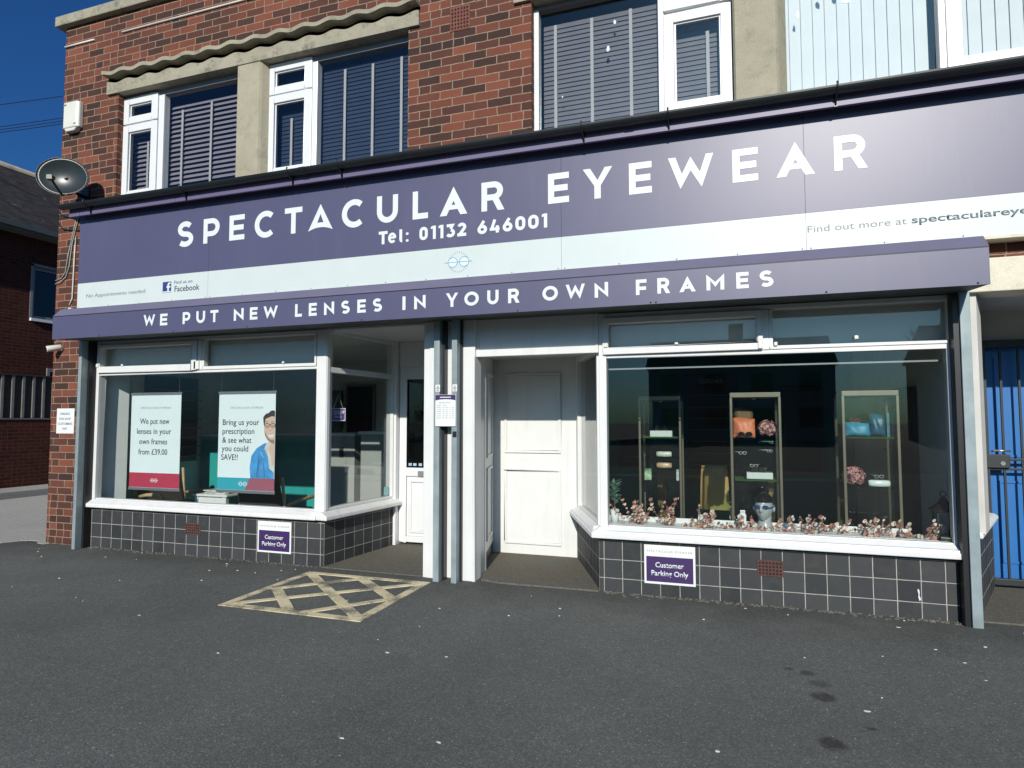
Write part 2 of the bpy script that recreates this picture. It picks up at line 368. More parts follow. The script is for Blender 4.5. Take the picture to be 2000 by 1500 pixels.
ORG = {}
def obj(name, mb, mats, parent=None, loc=None, rotz=0.0, bevel=0.0, local=False, kind=None):
    """link mb as one mesh; coordinates in mb are world ones unless local"""
    me = bpy.data.meshes.new(name)
    org = Vector(loc) if loc is not None else (ORG[parent.name] if parent is not None else Vector((0, 0, 0)))
    vs = mb.v if local else [v - org for v in mb.v]
    me.from_pydata([tuple(v) for v in vs], [], mb.f)
    for mm in (mats if isinstance(mats, (list, tuple)) else [mats]): me.materials.append(mm)
    me.polygons.foreach_set('material_index', mb.mi)
    me.polygons.foreach_set('use_smooth', [i in mb.smooth for i in range(len(mb.f))])
    if mb.uv:
        ul = me.uv_layers.new(name='UVMap')
        for fi, uvs in mb.uv.items():
            for li, uv in zip(me.polygons[fi].loop_indices, uvs): ul.data[li].uv = uv
    me.update()
    bm = bmesh.new(); bm.from_mesh(me)
    bmesh.ops.remove_doubles(bm, verts=bm.verts, dist=1e-6)
    bm.to_mesh(me); bm.free()
    o = bpy.data.objects.new(name, me); COL.objects.link(o)
    if parent is not None:
        o.parent = parent
        o.location = org - ORG[parent.name] if loc is not None else (0, 0, 0)
    else: o.location = org
    o.rotation_euler = (0, 0, rotz)
    ORG[o.name] = org.copy()
    if bevel:
        md = o.modifiers.new('bevel', 'BEVEL'); md.width = bevel; md.segments = 2; md.limit_method = 'ANGLE'; md.angle_limit = R(40)
    if kind: o['kind'] = kind
    return o
def tag(o, label, cat, group=None):
    o['label'] = label; o['category'] = cat
    if group: o['group'] = group
    return o
def thing(name, label, cat, loc=(0, 0, 0), group=None):
    o = bpy.data.objects.new(name, None); o.empty_display_size = 0.1; COL.objects.link(o); o.location = loc
    ORG[o.name] = Vector(loc); return tag(o, label, cat, group)
def _caph():
    cu = bpy.data.curves.new('t', 'FONT'); cu.body = 'H'; cu.size = 1; t = bpy.data.objects.new('t', cu); me = bpy.data.meshes.new_from_object(t)
    ys_ = [v.co.y for v in me.vertices]; bpy.data.objects.remove(t); bpy.data.curves.remove(cu); bpy.data.meshes.remove(me)
    return max(ys_)-min(ys_)
CAPH = [_caph()]
def text_mesh(s, x0, x1, z, h, y, mat, parent, name='lettering', bold=0.0, cap=None, align=None):
    """builtin-font text fitted to x0..x1 with its baseline at z; h = cap height"""
    cu = bpy.data.curves.new('t', 'FONT'); cu.body = s; cu.size = 1; cu.extrude = 0.0; cu.offset = bold
    cu.fill_mode = 'FRONT'; cu.resolution_u = 3
    t = bpy.data.objects.new('t', cu); me = bpy.data.meshes.new_from_object(t)
    bpy.data.objects.remove(t); bpy.data.curves.remove(cu)
    xs = [v.co.x for v in me.vertices]; w = max(xs)-min(xs); mn = min(xs)
    sy = h/CAPH[0]
    sx = (x1-x0)/w if x1 is not None else sy
    if align == 'c': x0 = x0 - sx*w/2
    org = ORG[parent.name] if parent is not None else Vector((0, 0, 0))
    for v in me.vertices: v.co = Vector((x0+(v.co.x-mn)*sx, y, z+v.co.y*sy)) - org
    me.materials.append(mat)
    o = bpy.data.objects.new(name, me); COL.objects.link(o); o.parent = parent; ORG[o.name] = org.copy()
    sd = o.modifiers.new('thick', 'SOLIDIFY'); sd.thickness = 0.0008; sd.offset = 0
    return o
def join_text(lines, parent, mat, name='lettering'):
    """several fitted text lines as ONE mesh"""
    bm = bmesh.new()
    for a in lines:
        o = text_mesh(*a[0], mat=mat, parent=parent, **a[1]); bm.from_mesh(o.data); me = o.data
        bpy.data.objects.remove(o); bpy.data.meshes.remove(me)
    me = bpy.data.meshes.new(name); bm.to_mesh(me); bm.free(); me.materials.append(mat)
    o = bpy.data.objects.new(name, me); COL.objects.link(o); o.parent = parent; ORG[o.name] = ORG[parent.name].copy()
    sd = o.modifiers.new('thick', 'SOLIDIFY'); sd.thickness = 0.0008; sd.offset = 0
    return o
def L(s, x0, x1, z, h, y, **kw): return ((s, x0, x1, z, h, y), kw)

# ---- a geometric sans for the big sign letters (drawn as strokes and polygons, unit cap height)
def arc(cx, cy, rx, ry, a0, a1, n=14):
    return [(cx+rx*math.cos(R(a0+(a1-a0)*i/n)), cy+ry*math.sin(R(a0+(a1-a0)*i/n))) for i in range(n+1)]
def stroke(p, t, closed=False):
    Lf, Rt = [], []; n = len(p)
    for i in range(n):
        a = p[i-1] if (i > 0 or closed) else p[i]; c = p[(i+1) % n] if (i < n-1 or closed) else p[i]
        d1 = Vector((p[i][0]-a[0], p[i][1]-a[1])); d2 = Vector((c[0]-p[i][0], c[1]-p[i][1]))
        if d1.length < 1e-9: d1 = d2
        if d2.length < 1e-9: d2 = d1
        d1.normalize(); d2.normalize(); nn = Vector((-(d1+d2).y, (d1+d2).x)).normalized()
        k = t/2/max(0.35, nn.dot(Vector((-d1.y, d1.x))))
        Lf.append((p[i][0]+nn.x*k, p[i][1]+nn.y*k)); Rt.append((p[i][0]-nn.x*k, p[i][1]-nn.y*k))
    return ('s', Lf, Rt, closed)
def glyph(ch, w, t):
    P = lambda pts: ('p', pts); h = t/2
    if ch == 'I': return [P([(0,0),(w,0),(w,1),(0,1)])]
    if ch == 'l': return [P([(0,.2),(t,.2),(t,1),(0,1)]), stroke([(h,.25)]+arc(w*.62+h*.2,.25,w*.62-h*.8,.25-h,180,275,8), t)]
    if ch == 'L': return [P([(0,0),(w,0),(w,t),(t,t),(t,1),(0,1)])]
    if ch == 'T': return [P([(w/2-h,0),(w/2+h,0),(w/2+h,1-t),(w,1-t),(w,1),(0,1),(0,1-t),(w/2-h,1-t)])]
    if ch == 'E': return [P([(0,0),(w,0),(w,t),(t,t),(t,.5-h),(w*.94,.5-h),(w*.94,.5+h),(t,.5+h),(t,1-t),(w,1-t),(w,1),(0,1)])]
    if ch == 'F': return [P([(0,0),(t,0),(t,.42-h),(w*.95,.42-h),(w*.95,.42+h),(t,.42+h),(t,1-t),(w,1-t),(w,1),(0,1)])]
    if ch == 'N': return [P([(0,0),(t,0),(t,.6),(w,0),(w,1),(w-t,1),(w-t,.4),(0,1)])]
    if ch == 'M': return [P([(0,0),(t,0),(t,.62),(w/2,.2),(w-t,.62),(w-t,0),(w,0),(w,1),(w/2,.5),(0,1)])]
    if ch == 'W': return [P([(.27*w,0),(.5*w,.55),(.74*w,0),(w,1),(.84*w,1),(.705*w,.46),(.5*w,.97),(.305*w,.46),(.165*w,1),(0,1)])]
    if ch == 'Y': return [P([(w/2-h,0),(w/2+h,0),(w/2+h,.42),(w,1),(w*.75,1),(w/2,.60),(w*.25,1),(0,1),(w/2-h,.42)])]
    if ch in 'Aa':
        s = w*.25; k = w/2; h2 = (k-s)/k
        if ch == 'A':
            y0, y1 = .2, .36
            return [P([(0,0),(s,0),(k,h2),(k,1)]), P([(w-s,0),(w,0),(k,1),(k,h2)]), P([(s+y0*k,y0),(w-s-y0*k,y0),(w-s-y1*k,y1),(s+y1*k,y1)])]
        a, b, c = (.37*w,.30), (.63*w,.30), (.5*w,.62)
        low = [(w*i/10, .12*4*(i/10)*(1-i/10)) for i in range(11)]
        return [P([(0,0),a,c,(k,1)]), P([(w,0),(k,1),c,b]), P([q for q in low[:-1]]+[(w,0),b,a])]
    if ch == 'P':
        r = .29-h/1.0; yt = 1-h; yb = 1-h-2*(.31-h*.5); ry = (yt-yb)/2; rx = min(ry*1.05, w-t)
        return [P([(0,0),(t,0),(t,1),(0,1)]), stroke([(t*.9,yt),(w-h-rx,yt)]+arc(w-h-rx,(yt+yb)/2,rx,ry,90,-90,12)[1:]+[(t*.9,yb)], t)]
    if ch == 'R':
        yt = 1-h; yb = .46; ry = (yt-yb)/2; rx = min(ry*1.05, w*.5)
        return [P([(0,0),(t,0),(t,1),(0,1)]), stroke([(t*.9,yt),(w*.94-h-rx,yt)]+arc(w*.94-h-rx,(yt+yb)/2,rx,ry,90,-90,12)[1:]+[(t*.9,yb)], t), P([(w-t*1.15,0),(w,0),(w*.72,.46),(w*.72-t*1.15,.46)])]
    if ch == 'S':
        r = (1-t)/4; rx = w/2-h
        return [stroke(arc(w/2,1-h-r,rx*.93,r,32,270,14)+arc(w/2,h+r,rx,r,90,-142,14)[1:], t)]
    if ch == 'C': return [stroke(arc(.5,.5,.5-h,.5-h,48,312,26), t)]
    if ch == 'O': return [stroke(arc(w/2,.5,w/2-h,.5-h,0,360,32)[:-1], t, True)]
    if ch == 'U': return [stroke([(h,1)]+arc(w/2,w/2,w/2-h,w/2-h,180,360,16)+[(w-h,1)], t)]
    if ch == '0': return [stroke(arc(w/2,1-w/2,w/2-h,w/2-h,0,180,10)+arc(w/2,w/2,w/2-h,w/2-h,180,360,10), t, True)]
    if ch == '1': return [P([(w-t,0),(w,0),(w,1),(w-t*1.05,1),(0,.93),(0,.76),(w-t,.80)])]
    if ch == '3': return [stroke([(w*.08,1-h),(w*.72,1-h),(w*.5,.62)], t*.92), stroke(arc(w*.47,.33,w*.53-h,.33-h,80,-150,14), t)]
    if ch == '2': return [stroke(arc(w/2,.68,w/2-h,.32-h,165,-25,12)+[(t*.75,h*1.1)], t), P([(0,0),(w,0),(w,t),(0,t)])]
    if ch == '6': return [stroke(arc(w/2,.34,w/2-h,.34-h,0,360,22)[:-1], t, True), stroke([(w*.68,1-h*.4),(h*1.15,.42)], t*.95)]
    if ch == '4': return [P([(w*.62,0),(w*.62+t,0),(w*.62+t,.52),(w*.62,.52)]), P([(0,.17),(w,.17),(w,.17+t*.9),(0,.17+t*.9)]), stroke([(t*.62,.26),(w*.52,1-h*.3)], t*.95)]
    if ch == 'e': return [stroke(arc(w/2,.42,w/2-h,.42-h,0,318,22), t*.9), P([(h,.36),(w-h*.6,.36),(w-h*.6,.36+t*.75),(h,.36+t*.75)])]
    if ch == ':': return [P(arc(w/2,.1,w/2,.1,0,360,12)[:-1]), P(arc(w/2,.62,w/2,.1,0,360,12)[:-1])]
    return []
def signletters(items, y, t, parent, name, mat, th=0.002):
    mb = MB(); k = 0
    for ch, x0, x1, z1, z0 in items:
        H = z1-z0; w = (x1-x0)/H
        for g in glyph(ch, w, t):
            k += 1; yf = y - th - 0.00025*(k % 5)
            T = lambda q: (x0+q[0]*H, z0+q[1]*H)
            if ch == 'C': T = lambda q: (x0+q[0]*H, z0+q[1]*H)
            if g[0] == 'p': mb.prism_y([T(q) for q in g[1]], yf, y)
            else: mb.strip_y([T(q) for q in g[1]], [T(q) for q in g[2]], yf, y, g[3])
    return obj(name, mb, mat, parent)

# ------------------------------------------------------------------ ground
g = MB(); g.box(-220, 220, -220, 220, -0.3, 0.0); obj('forecourt', g, M_asph, kind='structure')
edge = [(-30,-.35),(-9.0,-.30),(-8.2,-.21),(-7.6,-.24),(-7.03,-.18),(-6.95,-.02),(-6.86,.04),(-6.70,.03),(-6.62,-.05),(-6.50,-.07),(-6.47,-.02)]
g = MB(); g.prism_z(edge+[(-6.47,.02),(-6.56,.02),(-6.56,40),(-11.3,40),(-11.3,2.0),(-11.3,1.2),(-30,1.2)], -0.1, 0.006); obj('driveway', g, M_conc, kind='structure')
g = MB(); g.box(-12.0,-11.3,1.2,40,-.1,.010); obj('path', g, M_conc3, kind='structure')
g = MB(); g.box(-30,-12.0,1.2,40,-.1,.05); obj('pavement', g, M_conc2, kind='structure')
g = MB(); g.prism_z([(-2.75,-.03),(-1.60,-.04),(-1.60,1.3),(-2.62,1.3),(-2.735,.05)], -0.1, 0.008)
g.prism_z([(-1.19,.26),(-1.1,.0),(-.9,-.045),(-.5,-.04),(-.045,-.03),(-.045,.02),(-.49,1.14),(-1.41,1.14)], -0.1, 0.014)
obj('doorway_floor', g, M_dfloor, kind='structure')
g = MB(); g.prism_z([(2.66,.05),(4.1,.05),(4.1,1.4),(2.7,1.4)], -0.1, 0.011); obj('passage_floor', g, M_dfloor, kind='structure')
# yellow hatched box
yx0, yx1, yy0, yy1 = -2.76, -1.50, -1.325, -0.205
g = MB(); zz = [0.0042]
def yline(a, b, w):
    a, b = Vector((*a, 0)), Vector((*b, 0)); d = (b-a).normalized(); n = Vector((-d.y, d.x, 0))*w/2
    zz[0] += 0.00035
    g.prism_z([((a-n).x,(a-n).y),((b-n).x,(b-n).y),((b+n).x,(b+n).y),((a+n).x,(a+n).y)], -0.01, zz[0])
yline((yx0,yy0+.035),(yx1,yy0+.035),.075); yline((yx0,yy1-.03),(yx1,yy1-.03),.062); yline((yx0+.035,yy0),(yx0+.035,yy1),.07); yline((yx1-.035,yy0),(yx1-.035,yy1),.075)
yline((-2.71,-.25),(-1.55,-1.27),.085); yline((-2.13,-.29),(-1.56,-.76),.085); yline((-2.66,-.78),(-2.16,-1.26),.085)
yline((-2.70,-1.27),(-1.54,-.26),.06); yline((-2.66,-.79),(-2.14,-.28),.06); yline((-2.02,-1.28),(-1.56,-.75),.06)
obj('road_marking', g, M_yellow, kind='structure')
# white litter (petals, paint chips) on the tarmac
g = MB()
for i in range(75):
    x = rng.uniform(-6.5, 4.2); y = -abs(rng.gauss(0, 1.0)) - 0.03 if rng.random() < .55 else rng.uniform(-4.2, -0.05)
    if -2.8 < x < -1.2 and y > -0.2: continue
    s = rng.uniform(0.003, 0.008)*(1.6 if rng.random() < .07 else 1); a0 = rng.uniform(0, 6.28)
    pts = []
    for k in range(6):
        a = a0+k*math.pi/3; r = s*rng.uniform(.5, 1.1); pts.append((x+r*math.cos(a)*1.9, y+r*math.sin(a)*.8))
    g.prism_z(pts, -0.001, rng.uniform(0.003, 0.006))
obj('fallen_petals', g, paint('pale litter', (0.55, 0.55, 0.52), 0.8, 0.2, 40), kind='stuff')
bpy.data.objects['fallen_petals']['label'] = 'small white petals and paint flakes scattered on the tarmac'
# moss and grit along the foot of the tiled walls
g = MB()
for i in range(420):
    side = rng.random()
    if side < .55: x, y = rng.uniform(.0, 2.55), -abs(rng.gauss(0, .035))
    else: x, y = rng.uniform(-5.9, -2.75), -abs(rng.gauss(0, .03))
    s = rng.uniform(.006, .022)
    g.blob((x, y, 0), s, s*.7, s*.45, 6, 4)
o = obj('grit', g, asphalt_mat('mossy grit', (0.09, 0.088, 0.075), (0.17, 0.16, 0.13), speck=.5), kind='stuff'); o['label'] = 'line of pale grit and moss along the foot of the tiled walls'

# ------------------------------------------------------------------ the shop building
B = thing('shop_building', 'two storey red brick shop building with dark tiled shopfront', 'building', (0, 0, 0))
YW = 0.25
g = MB()
def wbox(x0, x1, z0, z1): g.box(x0, x1, 0, YW, z0, z1)
wbox(-6.55,-5.93,0,6.21)                     # left pier, full height
wbox(-5.93,-5.65,2.36,6.21)
wbox(-5.65,-1.87,2.36,3.9); wbox(-5.65,-1.87,5.25,6.21)
wbox(-1.87,-.62,2.36,6.21)
wbox(-.62,4.6,2.72,3.9); wbox(-.62,2.66,2.36,2.72); wbox(-.62,4.6,5.25,6.21)
wbox(2.66,4.6,2.575,2.72); wbox(4.6,6.5,2.36,6.21); wbox(4.1,6.5,0,2.33)
g.box(-6.55,-6.30,YW,8,0,6.21); g.box(6.25,6.5,YW,8,0,6.21); g.box(-6.55,6.5,8,8.25,0,6.21)
obj('wall', g, M_brick, B)
g = MB(); g.box(-6.30,6.25,YW,8,6.05,6.2); obj('roof', g, M_dark, B)
g = MB(); g.box(-6.66,6.6,-.07,.32,6.21,6.335); obj('coping', g, M_stone, B, bevel=.012)
# concrete lintel with wavy drip
def wavy(x0, x1, zb, zt):
    g = MB(); g.box(x0, x1, -.0, .12, zb, zt-.02)
    n = int((x1-x0)/.025); low = []; top = []
    for i in range(n+1):
        x = x0-.0+(x1-x0)*i/n; wv = .014*math.cos(2*math.pi*(x-x0)/.31)
        low.append((x, zt-.042+wv)); top.append((x, zt+wv))
    g.strip_y(low, top, -.105, .02)
    g.strip_y([(x, zb) for x, z in low], [(x, z-.052) for x, z in low], -.030, .0)
    return g
ln = obj('lintel', wavy(-5.81,-1.745,5.235,5.465), M_stone, B)
obj('lintel', wavy(-.78,4.76,5.235,5.465), M_stone, B)
for x0, x1 in ((-3.925,-3.605),(1.10,1.44)):
    g = MB(); g.prism_z([(x0,.13),(x0,-.0),(x0+.015,-.02),(x1-.02,-.02),(x1,.0),(x1+.07,.13)],3.9,5.235); obj('mullion', g, M_mull, B)
# air bricks
def airbrick(x0, x1, z0, z1, y, nx, nz, name='air_brick', mat=None):
    g = MB(); g.box(x0,x1,y-.006,y+.03,z0,z1)
    o = obj(name, g, mat or M_rust, B, bevel=.003)
    h = MB(); px = (x1-x0)/(nx+.6); pz = (z1-z0)/(nz+.6)
    for i in range(nx):
        for j in range(nz):
            cx = x0+px*(i+.8); cz = z0+pz*(j+.8); h.box(cx-px*.27,cx+px*.27,y-.0085,y,cz-pz*.27,cz+pz*.27)
    obj('vent_hole', h, M_hole, o)
airbrick(-1.425,-1.222,5.105,5.345,0,6,6)
M_rust2 = paint('sooty brown vent', (0.085,0.036,0.028), 0.8, 0.25, 20, bump=0.3)
airbrick(-4.471,-4.268,.218,.338,0,7,4,mat=M_rust2)
airbrick(1.19,1.378,.224,.345,0,7,4,mat=M_rust2)
# upper windows -------------------------------------------------
def venetian(x0, x1, z0, z1, y, lit, parent, tapes, mats):
    g = MB(); p = .056 if lit else .044; z = z0+.02; tilt = R(60) if lit else R(74); hw = .021 if lit else .024
    while z < z1:
        c, s = math.cos(tilt)*hw, math.sin(tilt)*hw
        a = [g.pt(q) for q in ((x0,y-c,z-s),(x1,y-c,z-s),(x1,y+c,z+s),(x0,y+c,z+s))]
        b = [g.pt(q) for q in ((x0,y-c,z-s+.003),(x1,y-c,z-s+.003),(x1,y+c,z+s+.003),(x0,y+c,z+s+.003))]
        g.face(a[::-1]); g.face(b); g.face((a[0],a[1],b[1],b[0])); g.face((a[2],a[3],b[3],b[2]))
        z += p
    g.mat = 1
    for t, zt in tapes: g.box(t-.014,t+.014,y-.034,y-.031,z0,zt)
    g.mat = 0
    return obj('blind', g, mats, parent)
M_slat = paint('grey blind slat', (0.25, 0.215, 0.24), 0.5, 0.04)
M_slat2 = paint('navy blind slat', (0.028, 0.042, 0.075), 0.45, 0.1)
M_slat3 = paint('haze grey blind slat', (0.15, 0.14, 0.15), 0.5, 0.1)  # slats greyed to stand for lens flare haze over the centre window
M_tape = paint('blind ladder tape', (0.42, 0.40, 0.38), 0.7, 0.05)
def sash(x0, x1, z0, z1, y, win, fw=.085):
    g = MB()
    g.box(x0,x0+fw,y-.03,y+.04,z0,z1); g.box(x1-fw,x1,y-.03,y+.04,z0,z1); g.box(x0+fw,x1-fw,y-.03,y+.04,z0,z0+fw); g.box(x0+fw,x1-fw,y-.03,y+.04,z1-fw,z1)
    i = .014
    g.box(x0+fw,x0+fw+i,y-.012,y+.02,z0+fw,z1-fw); g.box(x1-fw-i,x1-fw,y-.012,y+.02,z0+fw,z1-fw); g.box(x0+fw+i,x1-fw-i,y-.012,y+.02,z0+fw,z0+fw+i); g.box(x0+fw+i,x1-fw-i,y-.012,y+.02,z1-fw-i,z1-fw)
    o = obj('sash', g, M_upvc, win, bevel=.006)
    p = MB(); p.box(x0+fw+i,x1-fw-i,y+.002,y+.010,z0+fw+i,z1-fw-i); obj('pane', p, M_glass_up, o)
def upper_window(bars, panes, sashes, zt, head=True):
    g = MB()
    for x0, x1, z0, z1, y0 in bars: g.box(x0,x1,y0,.17,z0,z1)
    w = obj('upper_window', g, M_upvc, B, bevel=.005)
    for x0, x1, z0, z1 in panes:
        p = MB(); p.box(x0,x1,.112,.120,z0,z1); obj('pane', p, M_glass_up, w)
    for s in sashes: sash(*s, .10, w)
    h = MB(); h.box(min(b[0] for b in bars),max(b[1] for b in bars),.092,.17,zt,5.235); obj('head_rail', h, M_greyvent, w)  # head of the white frame coloured grey for the shade it sits in
    return w
# window 1
w = upper_window([(-5.665,-5.635,3.96,5.17,.10),(-5.635,-3.6,3.96,4.022,.10),(-5.13,-5.05,4.022,5.17,.085),(-5.635,-5.13,4.865,4.90,.10),(-3.96,-3.92,4.022,5.17,.10)],
    [(-5.05,-3.96,4.022,5.17)],[(-5.655,-5.135,4.89,5.205),(-5.655,-5.135,4.0,4.875)],5.17)
venetian(-5.62,-3.9,4.03,5.06,.21,True,w,[(-5.38,4.7),(-4.87,5.0),(-4.45,5.03),(-3.99,5.1)],[M_slat,M_tape])
# window 2
w = upper_window([(-3.60,-3.565,3.96,5.17,.10),(-3.565,-1.9,3.96,4.022,.10),(-3.035,-2.975,4.022,5.17,.085),(-3.565,-3.035,4.865,4.90,.10),(-1.915,-1.88,4.022,5.17,.10)],
    [(-2.975,-1.915,4.022,5.17)],[(-3.59,-3.035,4.89,5.225),(-3.59,-3.035,4.0,4.88)],5.17)
venetian(-3.55,-1.9,4.03,5.12,.21,False,w,[(-3.36,4.66),(-2.70,5.08),(-2.37,5.08),(-2.04,5.09)],[M_slat2,M_tape])
# window 3
w = upper_window([(-.635,-.575,3.96,5.2,.085),(-.575,1.12,3.96,4.04,.10),(.495,.545,4.04,5.2,.085),(.545,1.10,4.90,4.935,.10)],
    [(-.575,.495,4.04,5.2)],[(.54,1.095,4.03,4.90),(.54,1.095,4.93,5.22)],5.2)
venetian(-.56,1.08,4.05,5.12,.21,False,w,[(-.44,5.08),(-.10,5.08),(.25,5.09),(.90,4.75)],[M_slat3,M_tape])
for x, z, s in ((.06,4.72,.018),(-.36,4.35,.007),(.12,4.95,.014)):
    sp = MB(); sp.prism_y([(x+s*rng.uniform(.6,1.1)*math.cos(k*.9),z+1.7*s*rng.uniform(.6,1.1)*math.sin(k*.9)) for k in range(7)],.1085,.1118); obj('bird_dropping', sp, M_letter, w)
# window 4 with pale vertical blinds
w = upper_window([(1.445,1.485,3.96,5.2,.085),(1.485,4.6,3.96,4.04,.10),(2.56,2.61,4.04,5.2,.085),(3.6,3.66,4.04,5.2,.085)],
    [(3.66,4.6,4.04,5.2)],[(2.605,3.59,4.03,5.2)],5.2)
g = MB(); g.prism_x([(.142,4.04),(.150,4.04),(.098,5.2),(.090,5.2)],1.485,2.56); obj('pane', g, M_glass_up, w)
g = MB(); x = 1.5
while x < 3.55:
    a = R(9); c, s_ = math.cos(a)*.047, math.sin(a)*.047
    if not (2.51 < x < 2.70): g.prism_z([(x-c,.215-s_),(x+c,.215+s_),(x+c,.218+s_),(x-c,.218-s_)],4.05,5.16)
    x += .089
obj('blind', g, paint('pale vertical blind', (0.74, 0.76, 0.73), 0.7, 0.03), w)
for x, z, s in ((1.60,4.70,.018),(1.78,4.86,.02),(1.90,4.88,.018)):
    sp = MB(); sp.prism_y([(x+s*rng.uniform(.5,1.1)*math.cos(k*.9),z+1.9*s*rng.uniform(.5,1.1)*math.sin(k*.9)) for k in range(7)],.1085,.1118); obj('bird_dropping', sp, M_letter, w)
# dark upstairs room
g = MB(); g.box(-6.3,6.25,1.6,1.65,3.7,6.0); g.box(-6.3,6.25,YW,1.6,3.72,3.8); g.box(-6.3,6.25,YW,1.6,5.6,5.66); obj('upstairs_room', g, M_dark, B)
# passage at the right: lintel, soffit, side wall
g = MB(); g.box(2.62,4.15,-.03,.25,2.33,2.572); obj('passage_lintel', g, M_cream, B, bevel=.008)
g = MB(); g.box(2.62,4.15,.25,1.35,2.36,2.5); g.box(2.95,4.15,1.17,1.35,2.11,2.36); obj('passage_ceiling', g, M_render, B)
g = MB(); g.prism_z([(2.62,.02),(2.70,.02),(2.80,.25),(3.06,1.17),(3.06,1.35),(2.62,1.35)],0.62,2.36); g.box(4.1,4.2,.25,1.35,0,2.36); g.box(3.98,4.1,1.17,1.35,0,2.11)
obj('passage_wall', g, M_render, B)
# sloping passage side plinth (tiled) and its sill
dP = Vector((3.12-2.78, 1.17-.38, 0)).normalized(); aP = math.atan2(dP.y, dP.x)
g = MB(); g.box(-.42,.86,-.0,.2,-.42,.16); obj('tiled_plinth', g, M_tile, B, loc=(2.79,.38,.42), rotz=aP, local=True)
g = MB(); g.prism_x([(-.045,.0),(.05,.0),(.05,.055),(-.02,.05),(-.05,.03)],-.40,.78); obj('sill', g, M_white_old, B, loc=(2.79,.38,.585), rotz=aP, local=True, bevel=.012)

# ---- shop front plinths -------------------------------------------------
g = MB(); g.box(-5.93+5.8346,-2.746+5.8346,0,.18,-.42,.03); obj('tiled_plinth', g, M_tile, B, loc=(-5.8346,0,.42), local=True)
g = MB(); g.box(-.04,2.535,0,.18,-.42,.03); obj('tiled_plinth', g, M_tile, B, loc=(0,0,.42), local=True)
g = MB(); g.prism_y([(2.262,.205),(2.270,.212),(2.276,.19),(2.273,.165),(2.283,.14),(2.274,.125),(2.266,.15),(2.268,.175)][::-1],-.002,.0); obj('paint_drip', g, M_letter, B)
dL = Vector((-2.62+2.746,1.2,0)).normalized(); aL = math.atan2(dL.y,dL.x)      # side of left recess, +x is outward
dR = Vector((-.485+.04,1.13,0)).normalized(); aR = math.atan2(dR.y,dR.x)       # side of right recess
g = MB(); g.box(0,1.19,0,.15,-.42,.03); obj('tiled_plinth', g, M_tile, B, loc=(-2.7445,.002,.42), rotz=aL, local=True)
g = MB(); g.box(.0,1.20,-.15,0,-.42,.03); obj('tiled_plinth', g, M_tile, B, loc=(-.0415,.002,.42), rotz=aR, local=True)
# ---- left shop window
def silly(x0, x1, y1=.12):
    g = MB(); g.prism_x([(-.075,.452),(y1,.452),(y1,.535),(-.0,.535),(-.055,.503),(-.075,.495)],x0,x1); return g
g = MB(); gb = g.box
gb(-5.875,-5.80,-.005,.08,.535,2.33); gb(-5.80,-2.86,0,.08,2.285,2.33); gb(-5.80,-2.86,.0,.08,1.935,1.962); gb(-2.86,-2.745,-.006,.10,.52,2.33)
gb(-4.365,-4.305,-.012,.08,1.962,2.285)
gb(-5.80,-2.86,.005,.075,.535,.549)
LW = obj('shop_window', g, M_white, B, bevel=.006)
g = silly(-5.975,-2.80); obj('sill', g, M_white_old, LW, bevel=.01)
c = MB(); c.box(-5.80,-4.435,-.03,.05,1.964,2.03); c.box(-5.80,-5.765,-.03,.05,2.03,2.283); c.box(-4.435,-4.37,-.03,.05,1.964,2.283); c.box(-5.765,-4.435,-.03,.05,2.245,2.283)
c.box(-5.81,-5.775,-.04,-.03,2.03,2.07); c.box(-5.43,-5.40,-.04,-.03,2.032,2.055)
obj('casement', c, M_white, LW, bevel=.006)
c = MB(); c.box(-4.30,-2.865,-.012,.05,1.964,1.995); c.box(-4.30,-4.275,-.012,.05,1.995,2.283); c.box(-2.885,-2.865,-.012,.05,1.995,2.283); c.box(-3.26,-3.235,-.03,-.012,1.998,2.02); c.box(-4.40,-4.33,-.03,-.012,1.97,2.06)
obj('casement', c, M_white, LW, bevel=.005)
for a in ((-5.80,-2.86,.549,1.935),(-5.765,-4.435,2.03,2.245),(-4.275,-2.885,1.995,2.283)):
    p = MB(); p.box(a[0],a[1],.035,.041,a[2],a[3]); obj('pane', p, M_glass, LW)
g = MB(); g.box(-5.79,-2.87,.12,.14,1.99,2.33); obj('fanlight_panel', g, paint('grey backing board', (.60,.59,.55), .8, .04), B)
g = MB(); g.box(.04,2.59,.12,.14,1.985,2.33); obj('fanlight_panel', g, paint('grey backing board', (.60,.59,.55), .8, .04), B)
# side light of the left recess (local: x along the side, -y outwards)
g = MB(); gb = g.box
gb(.0,.045,-.004,.08,.12,1.92); gb(1.11,1.2,-.004,.09,.07,1.92); gb(.045,1.11,0,.08,1.48,1.535); gb(.045,1.11,0,.08,1.87,1.92); gb(.045,1.11,0,.08,.115,.142)
SL = obj('shop_window', g, M_white, B, loc=(-2.743,.004,.42), rotz=aL, local=True, bevel=.005)
g = MB(); g.prism_x([(-.075,.032),(.12,.032),(.12,.114),(0,.114),(-.055,.083),(-.075,.075)],-.065,1.22)
s_ = obj('sill', g, M_white_old, SL, local=True, bevel=.01)
p = MB(); p.box(.045,1.11,.035,.041,.142,1.48); obj('pane', p, M_glass, SL, local=True)
p = MB(); p.box(.045,1.11,.035,.041,1.535,1.87); obj('pane', p, M_glass, SL, local=True)
p = MB(); p.box(1.0,1.09,.030,.034,.16,.25); obj('window_sticker', p, paint('pale teal sticker', (0.25,0.5,0.5),.4), SL, local=True)
